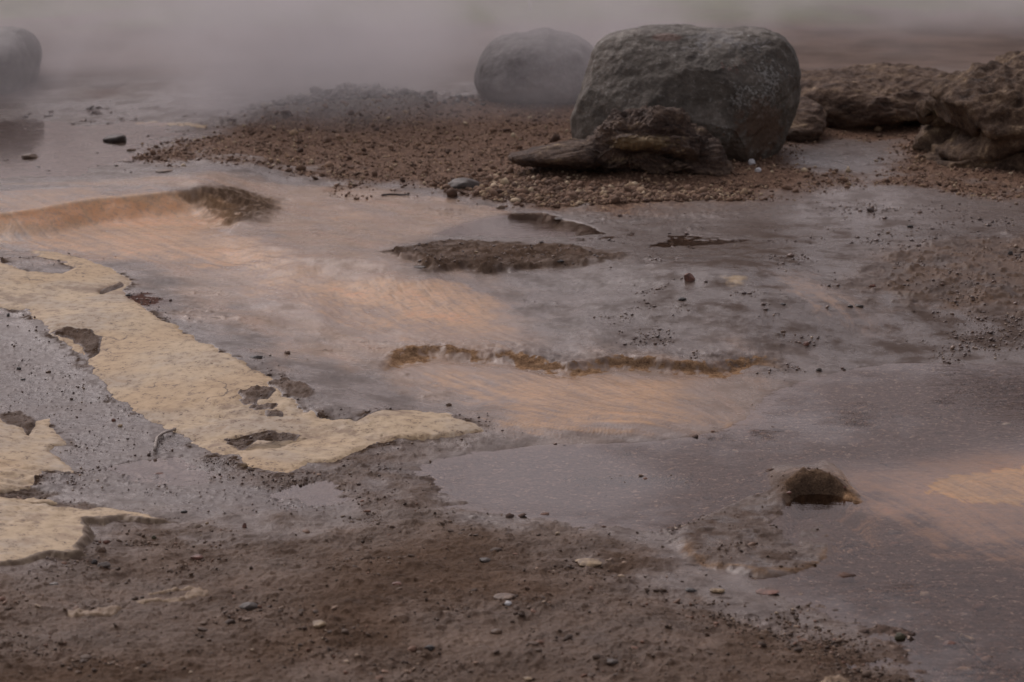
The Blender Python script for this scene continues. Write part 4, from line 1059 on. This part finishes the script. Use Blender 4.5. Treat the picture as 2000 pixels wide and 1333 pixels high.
# ------------------------------------------------------------------ loose gravel (nobody could count it)
def scatter(name, xs, ys, size, tone_lo, tone_hi, label, flat=(.45, .9), sink=.3, sub=1, mat=None, seed=1, zoff=0):
    r = np.random.default_rng(seed); n = len(xs)
    zs = zat(xs, ys)
    variants = []
    for q in range(8):
        V, Fq = ICO[sub]; V = V * (1 + .30 * fbm3(V * 1.3 + 11 * q, .9, 2, 700 + q)[:, None])
        for _ in range(5):
            nr = r.normal(size=3); nr /= np.linalg.norm(nr); d = V @ nr; V = V - np.outer(np.maximum(d - r.uniform(.5, .85), 0), nr)
        variants.append(V)
    VV = np.stack(variants)[r.integers(0, 8, n)]
    sx = size * r.uniform(.7, 1.35, n); sy = size * r.uniform(.7, 1.2, n); sz = size * r.uniform(flat[0], flat[1], n)
    VV = VV * .5 * np.stack([sx, sy, sz], 1)[:, None, :]
    a = r.uniform(0, 2 * np.pi, n); tl_ = r.normal(0, .25, n)
    c_, s_ = np.cos(a)[:, None], np.sin(a)[:, None]
    x_ = VV[..., 0] * c_ - VV[..., 1] * s_; y_ = VV[..., 0] * s_ + VV[..., 1] * c_; z_ = VV[..., 2] + x_ * np.sin(tl_)[:, None]
    Vall = np.stack([x_ + xs[:, None], y_ + ys[:, None], z_ + zs[:, None] + (sz * (.5 - sink))[:, None] + zoff], -1)
    nv = VV.shape[1]; Fq = ICO[sub][1]
    Fall = (Fq[None] + (np.arange(n) * nv)[:, None, None]).reshape(-1, 3)
    tone = np.repeat(r.uniform(0, 1, n) ** 1.0, nv)
    o_ = new_mesh(name, Vall.reshape(-1, 3), Fall, mat, True, dict(tone=tone))
    return tag(o_, label, kind='stuff')
def peb_mat(name, stops, rough, spec):
    t = NT(name); n = t.noise(160, 3, .7)
    c = t.ramp(t.attr('tone'), *stops); c = t.mix(t.math('MULTIPLY', n, .5), c, (.09, .062, .046))
    b = t.principled(Base_Color=c, Roughness=rough, Specular_IOR_Level=spec, Normal=t.bump(n, .4, .002)); t.surf(b.outputs[0]); return t.m
BANKP = peb_mat('bank_gravel', ((0, (.09, .055, .039)), (.45, (.19, .118, .08)), (.78, (.28, .18, .122)), (.92, (.44, .32, .20)), (1, (.65, .53, .37))), .75, .15)
MUDP = peb_mat('mud_crumbs', ((0, (.05, .033, .024)), (.5, (.12, .082, .058)), (.8, (.19, .13, .09)), (.92, (.24, .125, .085)), (1, (.48, .38, .27))), .6, .2)
SILP = peb_mat('silt_crumbs', ((0, (.07, .047, .04)), (.6, (.15, .098, .078)), (.9, (.21, .13, .09)), (1, (.40, .30, .20))), .34, .5)
BEDP = peb_mat('stream_bed_gravel', ((0, (.07, .055, .05)), (.5, (.17, .125, .105)), (.78, (.26, .165, .13)), (.93, (.42, .32, .24)), (1, (.75, .70, .62))), .8, .0)
def pick(weight, n, ulo=-150, uhi=2150, vlo=190, vhi=1400, seed=1, pw=1.0):
    """n random spots on the sheet, thinned by a weight map"""
    r = np.random.default_rng(seed); xs = []; ys = []; got = 0
    while got < n:
        v = r.uniform(vlo, vhi, 60000); u = r.uniform(ulo, uhi, 60000)
        x, y = at(u, v, .08)
        w_ = gi(weight, x, y)
        k = r.uniform(0, 1, 60000) < w_
        xs.append(x[k]); ys.append(y[k]); got += k.sum()
        if k.sum() < 30: break
    return np.concatenate(xs)[:n], np.concatenate(ys)[:n]
clump = ss(-.15, .45, N2 + .6 * N1)
xs, ys = pick(gz * (.35 + .65 * clump), 26000, vlo=195, vhi=420, seed=11)
scatter('gravel', xs, ys, rng.lognormal(math.log(.0050), .65, len(xs)), 0, 1, 'brown and tan gravel of the bank around the boulders', mat=BANKP, seed=21)
xs, ys = pick(gz * gt, 7000, vlo=335, vhi=420, seed=12)
scatter('gravel', xs, ys, rng.lognormal(math.log(.0095), .5, len(xs)), 0, 1, 'pale tan gravel along the front of the bank', mat=BANKP, seed=22)
xs, ys = pick(fz * (.10 + .9 * ss(.0, .6, N2 + N1)) * (1 - uw), 6500, vlo=850, vhi=1400, seed=13)
scatter('mud_crumbs', xs, ys, rng.lognormal(math.log(.0027), .55, len(xs)), 0, 1, 'crumbs and grit on the brown mud', mat=MUDP, seed=23)
xs, ys = pick(fz * ss(-.1, .4, N1 + .5 * N2) * (1 - uw) * (cmax < -.01), 420, vlo=850, vhi=1400, seed=45)
scatter('mud_lumps', xs, ys, rng.lognormal(math.log(.0085), .45, len(xs)), 0, 1, 'clods half sunk in the brown mud', mat=MUDP, seed=46, flat=(.3, .6), sink=.42, sub=2)
shore = np.exp(-((Z0 - .006) / .006) ** 2) * fz * (X > .1) * (Y < 4.4)
xs, ys = pick(np.clip(shore * (.4 + clump), 0, 1), 2600, 1050, 2050, 1090, 1400, seed=14)
scatter('gravel', xs, ys, rng.lognormal(math.log(.0036), .5, len(xs)), 0, 1, 'reddish gravel strewn along the shore', mat=MUDP, seed=24)
xs, ys = pick(np.clip(lb * (.08 + .9 * ss(.15, .6, N1 + .5 * N2)) * (cmax < -.005), 0, 1), 1500, vlo=600, vhi=1010, seed=15)
scatter('mud_crumbs', xs, ys, rng.lognormal(math.log(.0024), .5, len(xs)), 0, 1, 'small reddish crumbs on the shiny mud between the crusts', mat=SILP, seed=25)
midr = rest * (X > .15) * ss(.1, .6, N2 + .7 * N1 + .25 * (X > 1.0)) * (Y > 5.0) * (Y < 8.4)
xs, ys = pick(np.clip(midr + rr * .8 * clump + .3 * ss(-.02, .02, d_isl), 0, 1), 5200, vlo=400, vhi=760, seed=16)
scatter('mud_crumbs', xs, ys, rng.lognormal(math.log(.0038), .6, len(xs)), 0, 1, 'dark crumbs scattered over the wet silt', mat=SILP, seed=26, flat=(.35, .7))
edge_c = np.exp(-np.maximum(-cmax, 0) / .03) * (cmax < -.002)
xs, ys = pick(np.clip(edge_c * clump + red, 0, 1), 1100, vlo=490, vhi=1120, seed=17)
scatter('mud_crumbs', xs, ys, rng.lognormal(math.log(.0028), .5, len(xs)), 0, 1, 'dark crumbs gathered along the edges of the tan crusts', mat=SILP, seed=27)
xs, ys = pick(np.clip(.9 * (cmax > .01) * ss(.1, .6, N3 + N1), 0, 1), 500, vlo=500, vhi=1120, seed=18)
scatter('mud_crumbs', xs, ys, rng.lognormal(math.log(.0028), .4, len(xs)), 0, 1, 'fine brown grit lying on the tan crusts', mat=SILP, seed=28, zoff=.006)
xs, ys = pick(np.clip(uw * (1 - sarea) * (.3 + .7 * clump) * (1 - .96 * calm_w) * (.12 + .88 * ss(.0, .5, N2 + .8 * N1)), 0, 1), 4500, vlo=720, vhi=1400, seed=19)
scatter('stream_gravel', xs, ys, rng.lognormal(math.log(.0040), .7, len(xs)), 0, 1, 'gravel on the bed of the shallow stream', mat=BEDP, seed=29, sink=.45, flat=(.25, .5))
xs, ys = pick(gm, 2600, 380, 950, 170, 270, seed=40)
GREYP = peb_mat('grey_gravel', ((0, (.07, .066, .062)), (.5, (.16, .15, .14)), (.9, (.30, .29, .27)), (1, (.62, .58, .50))), .6, .3)
scatter('gravel', xs, ys, rng.lognormal(math.log(.010), .6, len(xs)), 0, 1, 'grey gravel mound under drifting steam beside the far pool', mat=GREYP, seed=41)
hx, hy, _ = hit([1240], [886]); hm = np.exp(-((X - hx[0]) / .09) ** 2 - ((Y - hy[0]) / .10) ** 2)
xs, ys = pick(np.clip(hm, 0, 1), 260, 1100, 1400, 850, 930, seed=20)
scatter('gravel', xs, ys, rng.lognormal(math.log(.0065), .35, len(xs)), 0, 1, 'little bar of reddish gravel breaking the water surface', mat=MUDP, seed=30, zoff=.005)
fl_ = np.clip((1 - gz) * ss(7.8, 8.4, Y) * (1 - ss(10.5, 11.5, Y)) * (X < 0) * ss(.1, .5, N1 + .3 * N2), 0, 1)
xs, ys = pick(fl_, 900, vlo=250, vhi=420, uhi=1000, seed=31)
scatter('mud_crumbs', xs, ys, rng.lognormal(math.log(.008), .6, len(xs)), 0, 1, 'dark lumps and crumbs on the wet flat behind the cascade', mat=SILP, seed=32, flat=(.25, .5))
print('gravel', round(time.time() - T0, 1))

# ------------------------------------------------------------------ steam
def steam(name, lo, hi, dens, near, tilt, label, seed, sc=1.0, thr=(.30, .72), top=.9, colr=(.84, .815, .83)):
    lo = np.array(lo, float); hi = np.array(hi, float)
    V = np.array([[x, y, z] for x in (lo[0], hi[0]) for y in (lo[1], hi[1]) for z in (lo[2], hi[2])])
    Fq = np.array([[0, 1, 3, 2], [4, 6, 7, 5], [0, 4, 5, 1], [2, 3, 7, 6], [0, 2, 6, 4], [1, 5, 7, 3]])
    t = NT(name + '_vapour')
    sp = t.n('ShaderNodeSeparateXYZ'); t.put(sp.inputs[0], t.pos()); x, y, z = sp.outputs
    mp = t.n('ShaderNodeMapping'); t.put(mp.inputs[0], t.pos()); mp.inputs['Location'].default_value = (seed * 3.1, seed * 1.7, 0); mp.inputs['Scale'].default_value = (1, 1, 1.5)
    n = t.noise(sc, 5, .6, mp.outputs[0], 1.3)
    d = t.sm(n, *thr)
    f = t.sm(t.math('SUBTRACT', y, t.math('MULTIPLY', t.math('MAXIMUM', x, -.3), tilt)), near[0], near[1])
    fz_ = t.math('SUBTRACT', 1.0, t.sm(z, lo[2] + (hi[2] - lo[2]) * top * .3, hi[2]))
    fx_ = t.math('MULTIPLY', t.sm(x, lo[0], lo[0] + .18 * (hi[0] - lo[0])), t.math('SUBTRACT', 1.0, t.sm(x, hi[0] - .18 * (hi[0] - lo[0]), hi[0])))
    fy_ = t.math('SUBTRACT', 1.0, t.sm(y, hi[1] - .2 * (hi[1] - lo[1]), hi[1]))
    dd = t.math('MULTIPLY', t.math('MULTIPLY', d, f), t.math('MULTIPLY', fz_, t.math('MULTIPLY', fx_, fy_)))
    vs = t.n('ShaderNodeVolumePrincipled'); vs.inputs['Color'].default_value = (*colr, 1); vs.inputs['Anisotropy'].default_value = .2
    t.put(vs.inputs['Density'], t.math('MULTIPLY', dd, dens))
    t.t.links.new(vs.outputs[0], t.out.inputs['Volume'])
    o_ = new_mesh(name, V, Fq, t.m, False)
    return tag(o_, label, kind='stuff')
steam('steam', (-7.5, 8.6, .02), (7.5, 17, 2.4), .66, (9.2, 10.6), .65, 'grey steam drifting across the field behind the boulders', 1, 1.0, (.42, .66))
steam('steam_wisp', (-2.6, 8.7, .06), (-.05, 11.6, .95), 1.2, (8.7, 9.4), .0, 'low steam wisp over the far pool and gravel', 4, 1.6, (.42, .75))
steam('steam_wisp', (-1.6, 8.95, .1), (.9, 10.6, 1.1), 1.5, (8.95, 9.3), .0, 'steam curling round the boulder behind', 9, 1.1, (.33, .70))
steam('steam_wisp', (.5, 11.4, .1), (5.5, 14.5, 1.5), .5, (11.4, 12.2), .0, 'thin steam beyond the brown outcrops', 13, .9, (.25, .70))
print('steam', round(time.time() - T0, 1))
# ------------------------------------------------------------------ sky, sun, camera
w = bpy.data.worlds.new('World'); scene.world = w; w.use_nodes = True
nt = w.node_tree; nt.nodes.clear()
sky = nt.nodes.new('ShaderNodeTexSky'); sky.sky_type = 'NISHITA'; sky.sun_disc = False
SUN_EL, SUN_AZ = radians(46), radians(-34)      # azimuth from +Y towards +X
sky.sun_elevation = SUN_EL; sky.sun_rotation = SUN_AZ; sky.air_density = 1.0; sky.dust_density = 4.0; sky.ozone_density = 1.0
hs = nt.nodes.new('ShaderNodeHueSaturation'); hs.inputs['Saturation'].default_value = .22
mx = nt.nodes.new('ShaderNodeMix'); mx.data_type = 'RGBA'; mx.blend_type = 'MULTIPLY'; mx.inputs[0].default_value = 1; mx.inputs[7].default_value = (1.06, .95, .975, 1)
bg = nt.nodes.new('ShaderNodeBackground'); bg.inputs['Strength'].default_value = .088
out = nt.nodes.new('ShaderNodeOutputWorld')
nt.links.new(sky.outputs[0], hs.inputs['Color']); nt.links.new(hs.outputs[0], mx.inputs[6]); nt.links.new(mx.outputs[2], bg.inputs[0]); nt.links.new(bg.outputs[0], out.inputs[0])
sl = bpy.data.lights.new('sun', 'SUN'); sl.energy = .5; sl.angle = radians(50); sl.color = (1, .96, .92)
so = bpy.data.objects.new('sun', sl); COL.objects.link(so)
so.rotation_euler = (math.pi / 2 - SUN_EL, 0, math.pi - SUN_AZ)
cam = bpy.data.cameras.new('camera'); cam.sensor_width = 36; cam.lens = F / 2000 * 36; cam.clip_end = 500; cam.clip_start = .1
co = bpy.data.objects.new('camera', cam); COL.objects.link(co); scene.camera = co
co.location = (0, 0, H); co.rotation_euler = (math.pi / 2 - P, 0, 0)
cam.dof.use_dof = True; cam.dof.focus_distance = 5.3; cam.dof.aperture_fstop = 8.5
scene.view_settings.view_transform = 'Standard'; scene.view_settings.look = 'None'; scene.view_settings.gamma = 1; scene.view_settings.exposure = 0.38
scene.render.engine = 'CYCLES'
cy = scene.cycles; cy.use_denoising = True; cy.max_bounces = 8; cy.volume_bounces = 2; cy.transparent_max_bounces = 12; cy.caustics_reflective = False; cy.caustics_refractive = False
cy.volume_step_rate = 1.0
print('done', round(time.time() - T0, 1))
